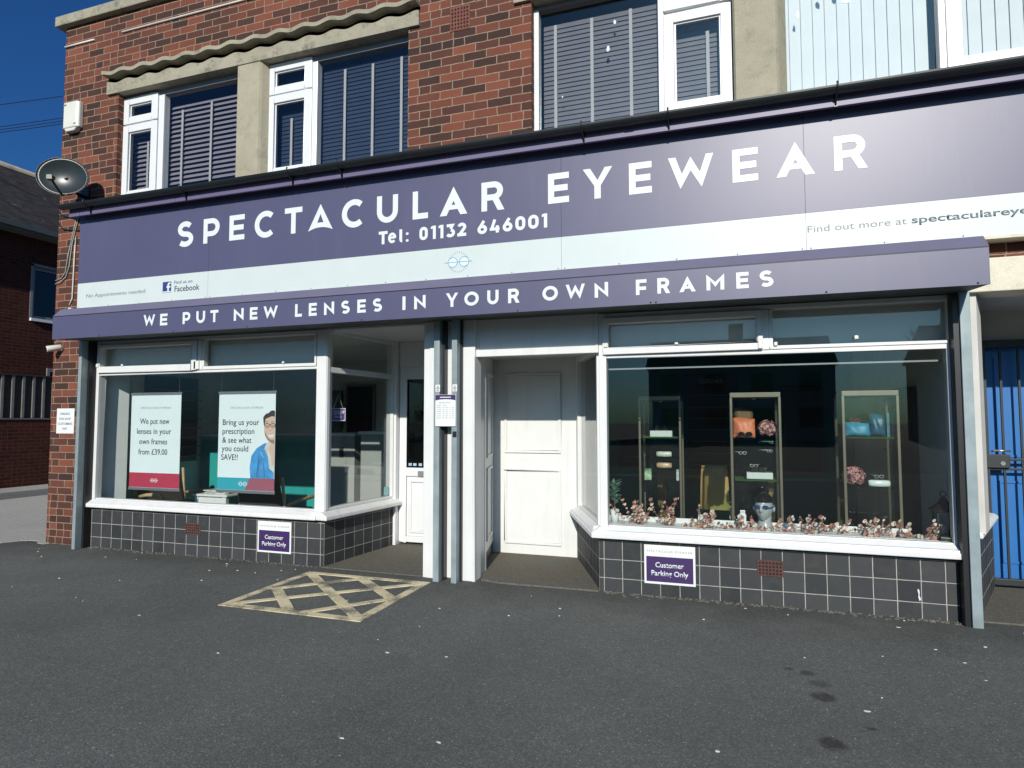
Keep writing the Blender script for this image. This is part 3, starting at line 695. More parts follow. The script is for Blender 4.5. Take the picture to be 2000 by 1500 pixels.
# ---- right shop window
g = MB(); gb = g.box
gb(-.03,.035,-.006,.09,.52,2.33); gb(.035,2.535,0,.08,2.29,2.33); gb(.035,2.535,-.0,.08,1.945,1.972); gb(2.50,2.535,.0,.08,.52,1.945); gb(2.52,2.535,.0,.08,1.972,2.29); gb(1.25,1.318,-.012,.08,1.972,2.29); gb(.035,2.50,.005,.075,.535,.548)
RW = obj('shop_window', g, M_white, B, bevel=.006)
g = MB(); g.prism_x([(-.075,.448),(.10,.448),(.10,.54),(-.0,.54),(-.035,.512),(-.062,.508),(-.062,.492),(-.075,.489)],-.09,2.535); obj('sill', g, M_white, RW, bevel=.006)
c = MB(); c.box(.01,1.262,-.032,.05,1.974,2.033); c.box(.01,.055,-.032,.05,2.033,2.288); c.box(1.225,1.262,-.032,.05,2.033,2.288); c.box(.055,1.225,-.032,.05,2.235,2.288); c.box(.02,.05,-.045,-.032,2.035,2.07); c.box(.60,.63,-.045,-.032,2.036,2.055); c.box(1.232,1.27,-.045,-.032,1.98,2.09)
obj('casement', c, M_white, RW, bevel=.006)
c = MB(); c.box(1.32,2.52,-.01,.05,1.974,1.998); c.box(1.32,1.345,-.01,.05,1.998,2.288); c.box(1.35,1.375,-.03,.035,2.0,2.03); c.box(1.91,1.938,-.014,.035,2.03,2.058)
obj('casement', c, M_white, RW, bevel=.005)
for a in ((.035,2.50,.548,1.945),(.055,1.225,2.033,2.235),(1.345,2.52,1.998,2.288)):
    p = MB(); p.box(a[0],a[1],.035,.041,a[2],a[3]); obj('pane', p, M_glass, RW)
g = MB(); g.box(.0,2.59,.10,.31,.505,.545); g.box(-.04,2.30,.31,.335,.505,.585); obj('display_shelf', g, M_white, RW, bevel=.004)
# side light of the right recess (local x along the side, +y outwards)
g = MB(); gb = g.box
gb(.02,.06,-.08,.004,.12,1.66); gb(1.10,1.21,-.08,.004,.06,1.66); gb(.06,1.10,-.08,0,1.60,1.66); gb(.06,1.10,-.08,0,.115,.14)
SR = obj('shop_window', g, M_white, B, loc=(-.042,.004,.42), rotz=aR, local=True, bevel=.005)
g = MB(); g.prism_x([(.075,.03),(-.12,.03),(-.12,.12),(0,.12),(.035,.092),(.062,.088),(.062,.072),(.075,.069)],-.06,1.235); obj('sill', g, M_white, SR, local=True, bevel=.006)
p = MB(); p.box(.06,1.10,-.041,-.035,.14,1.60); obj('pane', p, M_glass, SR, local=True)
# ---- white pilasters and doorways
g = MB(); g.box(-1.652,-1.545,-.05,.12,.0,2.34); g.box(-1.59,-1.545,-.062,-.05,.0,2.34); obj('pilaster', g, M_white, B, bevel=.005)
g = MB(); g.box(-1.545,-1.27,-.012,.12,.0,2.34); g.box(-1.43,-1.325,-.03,-.012,.01,2.34); obj('pilaster', g, M_white, B, bevel=.004)
g = MB(); g.box(-1.27,-1.142,-.055,.10,.0,2.34); g.box(-1.163,-1.142,-.066,-.055,.0,2.0); obj('pilaster', g, M_white, B, bevel=.005)
g = MB(); g.prism_z([(-1.60,.12),(-1.22,.12),(-1.22,.325),(-1.43,1.16),(-1.60,1.2)],0,2.34); g.prism_z([(-1.22,.10),(-1.145,.10),(-1.18,.29),(-1.22,.29)],0,2.075); g.box(-1.22,-1.176,.29,.325,.0,2.075)
g.prism_z([(-1.219,.326),(-1.205,.326),(-1.402,1.12),(-1.416,1.12)],.13,2.075)
obj('doorway_lining', g, M_white, B, bevel=.004)
g = MB(); g.prism_z([(-1.219,.327),(-1.209,.327),(-1.407,1.118),(-1.416,1.118)],.0,.13); obj('lining_gap', g, M_black, B)
aK = math.atan2(1.12-.325,-1.402+1.205)
g = MB()
def mould(g, x0, x1, z0, z1, y, w=.028, d=.016):
    g.box(x0,x1,y-d,y,z0,z0+w); g.box(x0,x1,y-d,y,z1-w,z1); g.box(x0,x0+w,y-d,y,z0+w,z1-w); g.box(x1-w,x1,y-d,y,z0+w,z1-w)
mould(g,.2,.66,.24,.95,0); mould(g,.2,.66,1.05,1.9,0)
obj('panel_moulding', g, M_white, B, loc=(-1.204,.325,0), rotz=aK, local=True, bevel=.004)
g = MB(); g.box(-1.142,-.03,-.0,.10,2.06,2.34); g.box(-1.142,-.03,-.028,.06,1.995,2.058); g.box(-1.142,-1.118,-.014,-.0,2.06,2.34); g.box(-.055,-.03,-.014,0,2.06,2.34); obj('doorway_header', g, M_white, B, bevel=.004)
g = MB(); g.prism_z([(-1.22,.10),(-.03,.10),(-.5,1.2),(-1.42,1.2)],2.075,2.2); obj('doorway_ceiling', g, M_render, B)
g = MB(); g.prism_z([(-2.86,.08),(-1.6,.08),(-1.6,1.3),(-2.72,1.3)],2.33,2.40); obj('doorway_ceiling', g, M_white, B)
# boarded right doorway
g = MB(); g.box(-1.43,-.47,1.12,1.16,0.012,2.075); D2 = obj('door', g, M_white, B); D2['label'] = 'white boarded doorway with two beaded panels'
g = MB(); mould(g,-1.268,-.647,1.075,1.925,1.12,.026,.018); mould(g,-1.268,-.647,.118,.915,1.12,.026,.018); obj('panel_moulding', g, M_white, D2, bevel=.005)
# left glazed door
g = MB(); g.box(-2.655,-2.595,1.13,1.27,0,2.33); g.box(-2.595,-1.6,1.20,1.27,2.04,2.33); obj('door_frame', g, M_upvc, B, bevel=.006)
g = MB(); gb = g.box; gb(-2.59,-2.505,1.20,1.26,.035,2.04); gb(-1.78,-1.6,1.20,1.26,.035,2.04); gb(-2.505,-1.78,1.20,1.26,.78,.88); gb(-2.505,-1.78,1.20,1.26,1.895,2.04); gb(-2.505,-1.78,1.20,1.26,.035,.10); gb(-2.505,-1.78,1.222,1.25,.10,.78)
D1 = obj('door', g, M_upvc, B, bevel=.008)
g = MB(); mould(g,-2.465,-1.82,.14,.745,1.222,.03,.014); obj('door_panel', g, M_upvc, D1, bevel=.006)
p = MB(); p.box(-2.505,-1.78,1.228,1.236,.88,1.895); obj('pane', p, glass_mat('dark door glass', (.30,.32,.32), 1.3), D1)
p = MB(); p.box(-2.345,-2.08,1.188,1.20,.785,.845); obj('letterbox', p, paint('satin metal', (.5,.5,.5), .35, .05, metal=.8), D1, bevel=.003)
p = MB()
for i, cx in enumerate((-2.46,-2.40,-2.33)): p.box(cx-.02,cx+.02,1.222,1.227,.90,.93)
obj('payment_sticker', p, paint('card sticker', (.35,.5,.6), .4, .3, 60), D1)
# ---- interior shell
g = MB()
g.box(-6.295,-6.27,YW,3.5,.02,2.36)                 # left wall
g.box(-6.295,-1.62,3.5,3.56,.02,2.36)
obj('interior_wall', g, paint('grey white plaster', (.70,.72,.70), .85, .05), B)
g = MB(); g.prism_z([(-6.27,.085),(-5.885,.085),(-5.80,.39),(-6.27,.39)],.0,2.36); obj('interior_pillar', g, paint('white plaster', (.80,.82,.80), .8, .03), B)
M_teal = paint('teal wall paint', (0.012, 0.30, 0.29), .6, .08)
M_dteal = paint('dark teal wall paint', (0.020, 0.130, 0.140), .7, .08)
g = MB(); g.box(-1.62,2.60,4.0,4.06,.02,2.36); g.box(-1.62,-1.56,1.25,4.0,.02,2.36); obj('interior_wall', g, M_dteal, B)
g = MB(); g.box(2.60,2.615,.10,4.0,.02,2.36); obj('interior_wall', g, paint('grey plaster', (.62,.66,.65), .85, .05), B)
g = MB(); g.box(-6.27,-1.62,.1,3.5,2.36,2.40); g.box(-1.42,2.60,1.2,4.0,2.36,2.40); g.box(-.0,2.60,.1,1.2,2.36,2.40); obj('ceiling', g, paint('ceiling white', (.78,.78,.76), .9, .03), B)
g = MB(); g.box(-6.27,-2.80,.18,1.3,-.05,.02); g.box(.02,2.6,.18,1.3,-.05,.02); g.box(-6.27,2.6,1.3,4.0,-.05,.02); obj('shop_floor', g, paint('grey oak floor', (.30,.29,.26), .5, .2, 6), B)
g = MB(); g.box(.035,2.5,.12,.13,1.855,1.868); obj('blind_rail', g, M_greyvent, B)

# ------------------------------------------------------------------ roller shutter housing with guide posts
RS = thing('roller_shutter', 'purple roller shutter box over the shopfront reading WE PUT NEW LENSES IN YOUR OWN FRAMES', 'shutter', (-1.64,-.1,0))
g = MB(); g.prism_x([(-.482,2.30),(-.482,2.548),(-.395,2.636),(.0,2.655),(.0,2.60),(-.40,2.60),(-.47,2.535),(-.47,2.30)][::-1],-5.892,2.618)
obj('hood', g, M_purple, RS)
g = MB(); g.box(-5.892,2.618,-.4855,-.482,2.5445,2.548); obj('hood_seam', g, M_black, RS)
g = MB(); g.prism_x([(-.478,2.545),(-.484,2.551),(-.398,2.640),(-.392,2.634)],-5.893,2.619); obj('hood_trim', g, paint('sun lightened hood purple', (.145,.14,.205), .45, .05), RS)  # bevel coloured lighter than the hood for its tilt towards the sun
g = MB(); g.prism_x([(-.470,2.300),(-.470,2.312),(-.0,2.345),(-.0,2.333)][::-1],-5.885,2.61); g.box(-5.885,2.61,-.30,-.16,2.33,2.56); obj('soffit_plate', g, paint('dark shutter steel', (.03,.036,.038), .6, .2), RS)
g = MB()
for x in (-5.2,-4.2,-3.3,-2.05,-.60,.46,.50,1.66,2.55): g.blob((x,-.483,2.312),.007,.004,.007,8,6)
obj('rivet', g, M_black, RS)
BOXL = [('W',-4.594,-4.441),('E',-4.374,-4.279),('P',-4.083,-3.987),('U',-3.912,-3.804),('T',-3.739,-3.642),('N',-3.455,-3.34),('E',-3.266,-3.178),('W',-3.109,-2.947),('L',-2.755,-2.68),('E',-2.605,-2.519),('N',-2.441,-2.335),('S',-2.261,-2.172),('E',-2.094,-2.008),('S',-1.939,-1.846),('I',-1.645,-1.616),('N',-1.532,-1.424),('Y',-1.234,-1.122),('O',-1.065,-.936),('U',-.861,-.762),('R',-.679,-.581),('O',-.388,-.261),('W',-.197,-.043),('N',.034,.139),('F',.352,.432),('R',.512,.605),('A',.672,.79),('M',.866,.99),('E',1.073,1.157),('S',1.229,1.322)]
signletters([(c,a,b,2.493,2.375) for c,a,b in BOXL], -.4825, .225, RS, 'lettering', M_letter)
def post(x0, x1, y0, y1, chan=None):
    g = MB(); g.box(x0,x1,y0,y1,0,2.34); o = obj('guide_post', g, M_steel, RS, bevel=.003)
    if chan:
        c = MB(); c.box(*chan,0,2.34); obj('guide_channel', c, M_black, o)
    return o
post(-5.908,-5.862,-.17,-.09,(-5.900,-5.838,-.09,.0))
pA = post(-1.497,-1.441,-.165,-.062,(-1.441,-1.420,-.10,-.012))
pB = post(-1.322,-1.271,-.165,-.062,(-1.271,-1.256,-.09,-.05))
pC = post(2.556,2.620,-.115,.02,(2.520,2.556,-.095,.01))
for p, x0 in ((pA,-1.478),(pB,-1.312)):
    g = MB(); g.box(x0,x0+.044,-.1665,-.165,1.68,1.742); o = obj('warning_sticker', g, M_sticker, p)
    g = MB(); cx = x0+.022
    g.strip_y([(cx-.017,1.703),(cx+.017,1.703),(cx,1.735)],[(cx-.011,1.7065),(cx+.011,1.7065),(cx,1.728)],-.1674,-.1665,True); g.box(cx-.002,cx+.002,-.1674,-.1665,1.71,1.72); g.box(cx-.013,cx+.013,-.1674,-.1665,1.687,1.690); g.box(cx-.010,cx+.010,-.1674,-.1665,1.693,1.696)
    obj('warning_triangle', g, M_blacktxt, o)
g = MB(); g.box(-1.308,-1.272,-.172,-.165,1.275,1.325); o = obj('key_switch', g, M_black, pB, bevel=.002)

# ------------------------------------------------------------------ big shop sign
SG = thing('shop_sign', 'long purple and white fascia sign reading SPECTACULAR EYEWEAR', 'sign', (-1.5,-.1,2.7))
YS = -.125
seams = [-6.025,-4.136,-.32,1.587,3.6,5.9]
g = MB()
for a, b in zip(seams, seams[1:]): g.box(a+.0012,b-.0012,YS,-.0,2.992,3.80)
obj('purple_panel', g, M_purple, SG)
g = MB()
for a, b in zip(seams, seams[1:]): g.box(a+.0012,b-.0012,YS-.001,-.0,2.703,2.990)
obj('white_band', g, M_board, SG)
g = MB(); g.box(-6.025,5.9,-.135,-.0,2.680,2.7015); obj('bottom_lip', g, M_cream, SG)
g = MB()
for a, b in zip(seams, seams[1:]):
    n = max(2, int((b-a)/.42))
    for i in range(n+1):
        x = a+.03+(b-a-.06)*i/n
        g.blob((x,YS-.001,2.718),.006,.003,.006,8,6)
obj('screw', g, M_greytxt, SG)
g = MB(); g.box(-6.06,5.9,-.230,-.0,3.80,3.845)
for a, b in ((-6.06,-5.90),(-5.895,-4.5),(-4.495,-3.02),(-3.015,-2.46),(-2.455,-.10),(-.095,.59),(.595,1.79),(1.795,5.9)): g.box(a,b,-.234,-.205,3.737,3.80)
obj('fascia_board', g, M_purple2, SG, bevel=.003)
MAIN = [('S',-4.568,-4.349),('P',-4.212,-3.999),('E',-3.87,-3.676),('C',-3.548,-3.296),('T',-3.178,-2.969),('a',-2.897,-2.612),('C',-2.51,-2.259),('U',-2.122,-1.897),('L',-1.742,-1.584),('A',-1.464,-1.191),('R',-1.054,-.836),('E',-.435,-.25),('Y',-.128,.122),('E',.261,.446),('W',.578,.929),('E',1.071,1.258),('A',1.39,1.66),('R',1.793,2.015)]
signletters([(c,a,b,3.553 if c not in 'CS' else 3.557,3.289 if c not in 'CS' else 3.279) for c,a,b in MAIN], YS, .205, SG, 'lettering', M_letter)
TEL = [('T',-2.099,-2.005),('e',-2.0,-1.91),('l',-1.879,-1.837),(':',-1.812,-1.781),('0',-1.67,-1.585),('1',-1.553,-1.503),('1',-1.476,-1.427),('3',-1.401,-1.311),('2',-1.288,-1.201),('6',-1.092,-1.0),('4',-.974,-.882),('6',-.852,-.761),('0',-.734,-.642),('0',-.616,-.521),('1',-.492,-.444)]
signletters([(c,a,b,3.21,3.086) for c,a,b in TEL], YS, .235, SG, 'telephone_number', M_letter)
yb = YS-.0018
text_mesh('No Appointments needed',-5.883,-5.0,2.820,.040,yb,M_greytxt,SG)
join_text([L('Find us on',-4.591,-4.345,2.886,.035,yb),L('Facebook',-4.585,-4.246,2.803,.060,yb,bold=.008)],SG,M_bluetxt)
text_mesh('Find out more at',1.597,2.251,2.839,.050,yb,M_greytxt,SG)
text_mesh('spectaculareyewear',2.281,3.225,2.841,.050,yb,M_greytxt,SG,bold=.016)
g = MB(); g.box(-4.752,-4.634,yb-.0005,YS-.001,2.799,2.918); g.mat = 1
g.prism_y([(-4.685,2.816),(-4.664,2.816),(-4.664,2.852),(-4.645,2.852),(-4.642,2.871),(-4.664,2.871),(-4.664,2.884),(-4.655,2.891),(-4.642,2.891),(-4.642,2.909),(-4.662,2.909),(-4.679,2.901),(-4.685,2.887),(-4.685,2.871),(-4.697,2.871),(-4.697,2.852),(-4.685,2.852)],yb-.001,yb-.0005)
g.box(-4.748,-4.638,yb-.001,yb-.0005,2.802,2.814)
obj('emblem', g, [paint('emblem blue', (.03,.05,.19), .45), M_letter], SG)
g = MB(); cx, cz = -1.277, 2.852
for s in (-1,1):
    c = (cx+s*.056, cz); g.strip_y(arc(c[0],c[1],.049,.049,0,360,28)[:-1],arc(c[0],c[1],.041,.041,0,360,28)[:-1],yb-.0006,YS-.001,True)
    g.mat = 1; g.prism_y(arc(c[0],c[1],.041,.041,0,360,28)[:-1],yb,YS-.001); g.mat = 0
g.box(cx-.135,cx+.135,yb-.0010,yb-.0002,cz-.004,cz+.004)
for k in range(26):
    a = 2*math.pi*k/26
    if abs(math.sin(a)) < .42: continue
    q = (cx+.090*math.cos(a), cz+.090*math.sin(a)); t = (math.cos(a)*.009,math.sin(a)*.009); nn = (-math.sin(a)*.003,math.cos(a)*.003)
    g.prism_y([(q[0]-t[0]-nn[0],q[1]-t[1]-nn[1]),(q[0]+t[0]-nn[0],q[1]+t[1]-nn[1]),(q[0]+t[0]+nn[0],q[1]+t[1]+nn[1]),(q[0]-t[0]+nn[0],q[1]-t[1]+nn[1])],yb-.0006,YS-.001)
obj('emblem', g, [M_midblue, M_lens], SG)

# gutter
GU = thing('gutter', 'black plastic gutter running along the top of the shop sign', 'gutter', (-1.5,-.26,3.8))
g = MB()
prof = [(-.055*math.cos(a),-.055*math.sin(a)) for a in [math.pi*i/12 for i in range(13)]]
inner = [(-.049*math.cos(a),-.049*math.sin(a)) for a in [math.pi*i/12 for i in range(13)]][::-1]
pr = [(-.286+y*.85, 3.856+z*.92) for y, z in prof]+[(-.286+y*.85, 3.856+z*.90) for y, z in inner]
g.prism_x(pr[::-1],-6.10,5.95); g.prism_x([(-.332,3.856),(-.240,3.856),(-.25,3.82),(-.288,3.806),(-.32,3.82)][::-1],-6.104,-6.10)
obj('channel', g, M_gutter, GU)
for x in (-2.832,.293):
    g = MB(); big = [(-.286-.052*math.cos(a), 3.856-.055*math.sin(a)) for a in [math.pi*i/12 for i in range(13)]]
    small = [(-.286-.0475*math.cos(a), 3.856-.051*math.sin(a)) for a in [math.pi*i/12 for i in range(13)]][::-1]
    g.prism_x((big+small)[::-1],x-.035,x+.035); obj('joint', g, M_gutter, GU)
for x in (-5.71,-4.342,-3.0,-2.44,-.095,.597,1.796,3.2):
    g = MB(); g.box(x-.010,x+.010,-.238,-.225,3.735,3.85); g.tube([(x,-.238,3.745),(x,-.262,3.79),(x,-.288,3.797),(x,-.325,3.822),(x,-.338,3.856),(x,-.330,3.878)],.007,6); obj('bracket', g, M_gutter, GU)

# ------------------------------------------------------------------ small fixtures on the front
A = thing('alarm_box', 'cream burglar alarm box on the brickwork above the satellite dish', 'alarm box', (-6.335,0,5.02))
g = MB(); g.prism_z([(-6.465,0),(-6.465,-.055),(-6.435,-.075),(-6.235,-.075),(-6.205,-.055),(-6.205,0)],4.905,5.22); g.prism_y([(-6.44,4.905),(-6.40,4.862),(-6.27,4.862),(-6.23,4.905)][::1],-.07,0); obj('cover', g, M_alarm, A, bevel=.012)
g = MB(); g.box(-6.445,-6.395,-.0765,-.0745,5.175,5.195); g.box(-6.27,-6.23,-.0765,-.0745,4.935,4.95); obj('slot', g, M_greytxt, A)
# satellite dish
DP = Vector((-6.02,-.34,4.16)); fd = Vector((.62,-1,.02)).normalized()
q = (fd.to_track_quat('Z','Y').to_matrix()).to_4x4()
DS = thing('satellite_dish', 'dark grey satellite dish on the left corner of the brick front', 'satellite dish', (DP.x,0,DP.z))
g = MB(); g.xf = Matrix.Translation(DP) @ q
n = 36; rings = []
for i in range(9):
    r = i/8; rings.append([g.pt((.262*r*math.cos(2*math.pi*k/n),.215*r*math.sin(2*math.pi*k/n),.055*r*r-.03)) for k in range(n)])
back = [[g.pt((.262*r*math.cos(2*math.pi*k/n),.215*r*math.sin(2*math.pi*k/n),.055*r*r-.036)) for k in range(n)] for r in [i/8 for i in range(9)]]
for Rr, flip in ((rings,False),(back,True)):
    for a, b in zip(Rr, Rr[1:]):
        for k in range(n):
            f = (a[k],a[(k+1)%n],b[(k+1)%n],b[k]); g.face(f[::-1] if not flip else f, True)
for k in range(n): g.face((rings[-1][k],back[-1][k],back[-1][(k+1)%n],rings[-1][(k+1)%n]))
g.tube([(.262*math.cos(2*math.pi*k/n),.215*math.sin(2*math.pi*k/n),.025) for k in range(n)],.006,6,True)
obj('reflector', g, M_dish, DS)
g = MB(); g.xf = Matrix.Translation(DP) @ q
g.tube([(0,-.21,.0),(0,-.20,.06),(0,-.13,.27)],.012,8); o = obj('arm', g, M_black, DS)
g = MB(); g.xf = Matrix.Translation(DP) @ q
g.tube([(0,-.11,.31),(0,-.11,.27),(0,-.105,.235)],[.018,.020,.026],10); g.box(-.026,.026,-.145,-.10,.26,.32); obj('receiver', g, M_black, DS)
g = MB(); g.tube([tuple(DP+Vector((0,.03,0))),(-6.10,-.10,4.05),(-6.12,.0,4.05)],.022,8); g.box(-6.19,-6.05,-.02,0,3.93,4.15); obj('bracket', g, M_black, DS)
# cable bundle below the dish
g = MB()
g.tube([(-6.16,-.012,3.95),(-6.24,-.012,3.72),(-6.30,-.012,3.5),(-6.33,-.012,3.25),(-6.38,-.012,3.12),(-6.47,-.012,3.06),(-6.55,-.010,3.05)],.008,6)
g.tube([(-6.20,-.012,3.95),(-6.28,-.012,3.68),(-6.35,-.012,3.4),(-6.39,-.012,3.18),(-6.45,-.012,3.11),(-6.55,-.010,3.09)],.007,6)
tag(obj('cable', g, M_cable), 'two grey aerial cables hanging from the dish down the brick corner', 'cable')
g = MB(); g.tube([(-6.25,-.012,3.56),(-6.235,-.012,3.60),(-6.25,-.012,3.40),(-6.26,-.012,2.86),(-6.30,-.014,2.78)],.009,6); g.box(-6.30,-6.25,-.03,0,2.68,2.745)
tag(obj('cable', g, paint('off white cable', (.6,.58,.52), .5)), 'off white cable and junction running down beside the sign end', 'cable')
g = MB(); g.tube([(-6.56,-.012,3.93),(-6.45,-.014,3.86),(-6.20,-.014,3.80),(-6.03,-.012,3.82)],.006,6); g.tube([(-6.56,-.012,3.80),(-6.45,-.014,3.70),(-6.2,-.014,3.66),(-6.03,-.012,3.68)],.006,6)
tag(obj('cable', g, M_black), 'pair of black cables looping across the brick corner under the dish', 'cable')
g = MB()
for a, b in ((-6.55,-6.06),(-5.62,-1.0)): g.tube([(a,-.010,5.968),(b,-.010,5.966)],.011,6)
tag(obj('cable', g, paint('white painted cable', (.75,.73,.66), .5)), 'thin white conduit fixed along the brickwork below the coping', 'cable')
# overhead wires to the building
for i, (z0, z1) in enumerate(((9.03,8.28),(9.12,8.34),(8.98,8.20),(9.55,8.95))):
    g = MB(); P = []
    for k in range(13):
        t = k/12; P.append((-6.2-14*t, 6.0-2.2*t, z0+(z1-z0)*t-.6*4*t*(1-t)*.4))
    g.tube(P,.008,5)
    tag(obj('overhead_wire', g, M_black), ['upper of the close group of black overhead wires at the left','topmost wire of the close group crossing the blue sky','lowest thin wire of the group in the sky above the roof','single faint wire high in the sky, well above the others'][i], 'wire', 'overhead wires across the sky')
# cctv
CC = thing('security_camera', 'small white bullet security camera on the brick pier under the shutter box', 'camera', (-6.42,0,2.27))
g = MB(); g.tube([(-6.41,0,2.275),(-6.41,-.03,2.275)],.035,14); g.tube([(-6.41,-.03,2.275),(-6.43,-.07,2.27)],.016,8); obj('mount', g, M_alarm, CC)
g = MB(); d = Vector((-.55,-1,-.25)).normalized(); a = Vector((-6.42,-.055,2.275)); g.tube([tuple(a-d*.05),tuple(a-d*.04),tuple(a+d*.09),tuple(a+d*.1)],[.025,.036,.036,.034],14); o = obj('body', g, M_alarm, CC)
g = MB(); g.tube([tuple(a+d*.1),tuple(a+d*.103)],.026,14); obj('camera_lens', g, M_black, CC)
# parking sign on the pier
PS = thing('parking_sign', 'small white PARKING FOR SHOP CUSTOMERS ONLY sign on the brick pier', 'sign', (-6.31,-.005,1.27))
g = MB(); g.box(-6.447,-6.164,-.006,0,1.273,1.565); obj('board', g, M_sticker, PS, bevel=.002)
join_text([L(t,a,b,z,.026,-.0068,bold=.01) for t,a,b,z in (('PARKING',-6.385,-6.235,1.49),('FOR SHOP',-6.40,-6.215,1.432),('CUSTOMERS',-6.425,-6.188,1.374),('ONLY',-6.345,-6.265,1.318))],PS,M_greytxt)
# customer parking signs
for x0, x1, lab in ((-3.531,-3.124,'purple and white Customer Parking Only sign on the tiles below the left window'),(.330,.732,'purple and white Customer Parking Only sign on the tiles below the right window')):
    CS = thing('parking_sign', lab, 'sign', ((x0+x1)/2,-.005,.1), 'customer parking signs')
    g = MB(); g.box(x0,x1,-.007,0,.098,.409); obj('board', g, M_sticker, CS, bevel=.002)
    g = MB(); g.box(x0+.017,x1-.017,-.0078,-.007,.117,.318); obj('purple_field', g, M_ptxt, CS)
    c = (x0+x1)/2
    join_text([L('Customer',c-.112,c+.112,.232,.040,-.0086,bold=.02),L('Parking Only',c-.145,c+.145,.166,.040,-.0086,bold=.02)],CS,M_letter)
    text_mesh('S P E C T A C U L A R   E Y E W E A R',x0+.025,x1-.025,.353,.016,-.0078,M_greytxt,CS,name='heading')
# opening hours notice between the posts
OH = thing('opening_hours_sign', 'white opening hours notice with purple top fixed across the two middle posts', 'sign', (-1.375,-.17,1.37))
g = MB(); g.box(-1.474,-1.276,-.178,-.172,1.37,1.652); obj('board', g, M_sticker, OH, bevel=.002)
g = MB(); g.prism_y([(-1.472,1.600),(-1.43,1.608),(-1.375,1.611),(-1.32,1.608),(-1.278,1.600),(-1.278,1.650),(-1.472,1.650)],-.1787,-.178); obj('purple_header', g, M_ptxt, OH)
g = MB()
g.box(-1.428,-1.322,-.1793,-.1787,1.624,1.632)
o = obj('heading', g, M_letter, OH)
lines = [L('Opening Times',-1.44,-1.33,1.575,.011,-.1787)]
for i, (d_, a) in enumerate((('Sunday','Closed'),('Monday','09  00  17  30'),('Tuesday','09  00  17  30'),('Wednesday','09  00  17  30'),('Thursday','09  00  17  30'),('Friday','09  00  17  30'),('Saturday','09  00  16  00'))):
    z = 1.552-.0185*i; lines += [L(d_,-1.460,-1.418,z,.008,-.1787), L(a,-1.402,-1.368 if i == 0 else -1.292,z,.008,-.1787)]
join_text(lines,OH,M_greytxt)

# security gate and blue door in the passage
YG = 1.10
SGt = thing('security_gate', 'black iron security gate with lock box in front of the blue door', 'gate', (3.5,YG,0))
g = MB(); gb = g.box; gb(3.055,3.105,YG,YG+.05,.04,2.10); gb(3.93,3.98,YG,YG+.05,.04,2.10); gb(3.105,3.93,YG,YG+.05,2.04,2.10); gb(3.105,3.93,YG,YG+.05,.04,.09)
gb(3.105,3.93,YG+.01,YG+.03,1.075,1.095); gb(3.105,3.93,YG+.01,YG+.03,.995,1.015)
obj('gate_frame', g, M_gate, SGt, bevel=.004)
for x in (3.215,3.345,3.475,3.605,3.735,3.865):
    g = MB(); g.box(x-.008,x+.008,YG+.012,YG+.03,.09,2.04); obj('bar', g, M_gate, SGt)
g = MB(); g.box(3.075,3.245,YG-.02,YG+.04,1.015,1.13); lb = obj('lock_box', g, M_gate, SGt, bevel=.006)
g = MB(); g.tube([(3.19,YG-.021,1.055),(3.19,YG-.028,1.055)],.018,12); obj('keyhole', g, paint('brushed steel', (.5,.5,.5), .3, .05, metal=.9), lb)
g = MB(); g.tube([(3.12,YG-.01,1.155),(3.125,YG-.05,1.165),(3.235,YG-.055,1.16)],.008,8); obj('handle', g, paint('brushed steel', (.5,.5,.5), .3, .05, metal=.9), SGt)
BD = thing('door', 'bright blue door at the right edge behind the iron gate', 'door', (3.5,1.24,.03))
g = MB(); g.box(3.06,3.98,1.22,1.26,.03,2.11); obj('leaf', g, M_bluedoor, BD)
g = MB(); mould(g,3.2,3.5,.2,.9,1.22,.02,.01); mould(g,3.56,3.86,.2,.9,1.22,.02,.01); mould(g,3.2,3.86,1.1,1.95,1.22,.02,.01); obj('panel_moulding', g, M_bluedoor, BD)
g = MB(); g.tube([(3.105,1.218,1.40),(3.105,1.21,1.40)],.016,12); obj('door_lock', g, paint('brushed steel', (.5,.5,.5), .3, .05, metal=.9), BD)

# ------------------------------------------------------------------ left neighbours
BW = thing('boundary_wall', 'shade darkened red brick boundary wall across the driveway at the left', 'wall', (-12.9,10,.05))
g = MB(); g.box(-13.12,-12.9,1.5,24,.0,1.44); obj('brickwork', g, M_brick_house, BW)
g = MB(); g.box(-13.10,-12.88,1.5,24,1.44,1.475); obj('wall_coping', g, M_conc3, BW)
g = MB(); y = 1.6
FE = thing('fence', 'dark ribbed metal fence panels standing on the brick boundary wall', 'fence', (-12.95,10,1.48))
gs = MB(); gs.box(-12.99,-12.96,1.5,24,1.475,2.36); obj('panel', gs, paint('dark fence sheet', (.03,.031,.030), .7, .15), FE)
while y < 23:
    g.box(-12.96,-12.925,y,y+.05,1.475,2.36); y += .205
obj('batten', g, paint('weathered fence batten', (.17,.165,.155), .7, .15), FE)
g = MB(); g.box(-13.0,-12.91,1.5,24,2.36,2.39); obj('top_rail', g, paint('dark fence sheet', (.03,.031,.030), .7, .15), FE)
HX = -14.2
H = thing('house', 'shade darkened brick house with tiled roof and gutter at the left edge', 'house', (HX-4,9,0))
ys = 1.5
g = MB()
wy0, wy1, wz0, wz1 = 4.82, 5.62, 3.80, 5.02
g.box(HX-.25,HX,ys,wy0,0,5.85); g.box(HX-.25,HX,wy1,22,0,5.85); g.box(HX-.25,HX,wy0,wy1,0,wz0); g.box(HX-.25,HX,wy0,wy1,wz1,5.85); g.box(HX-8,HX-.25,ys,ys+.25,0,5.85); g.box(HX-8,HX-7.75,ys+.25,22,0,5.85); g.box(HX-7.75,HX-.25,21.75,22,0,5.85)
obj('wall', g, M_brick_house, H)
g = MB()
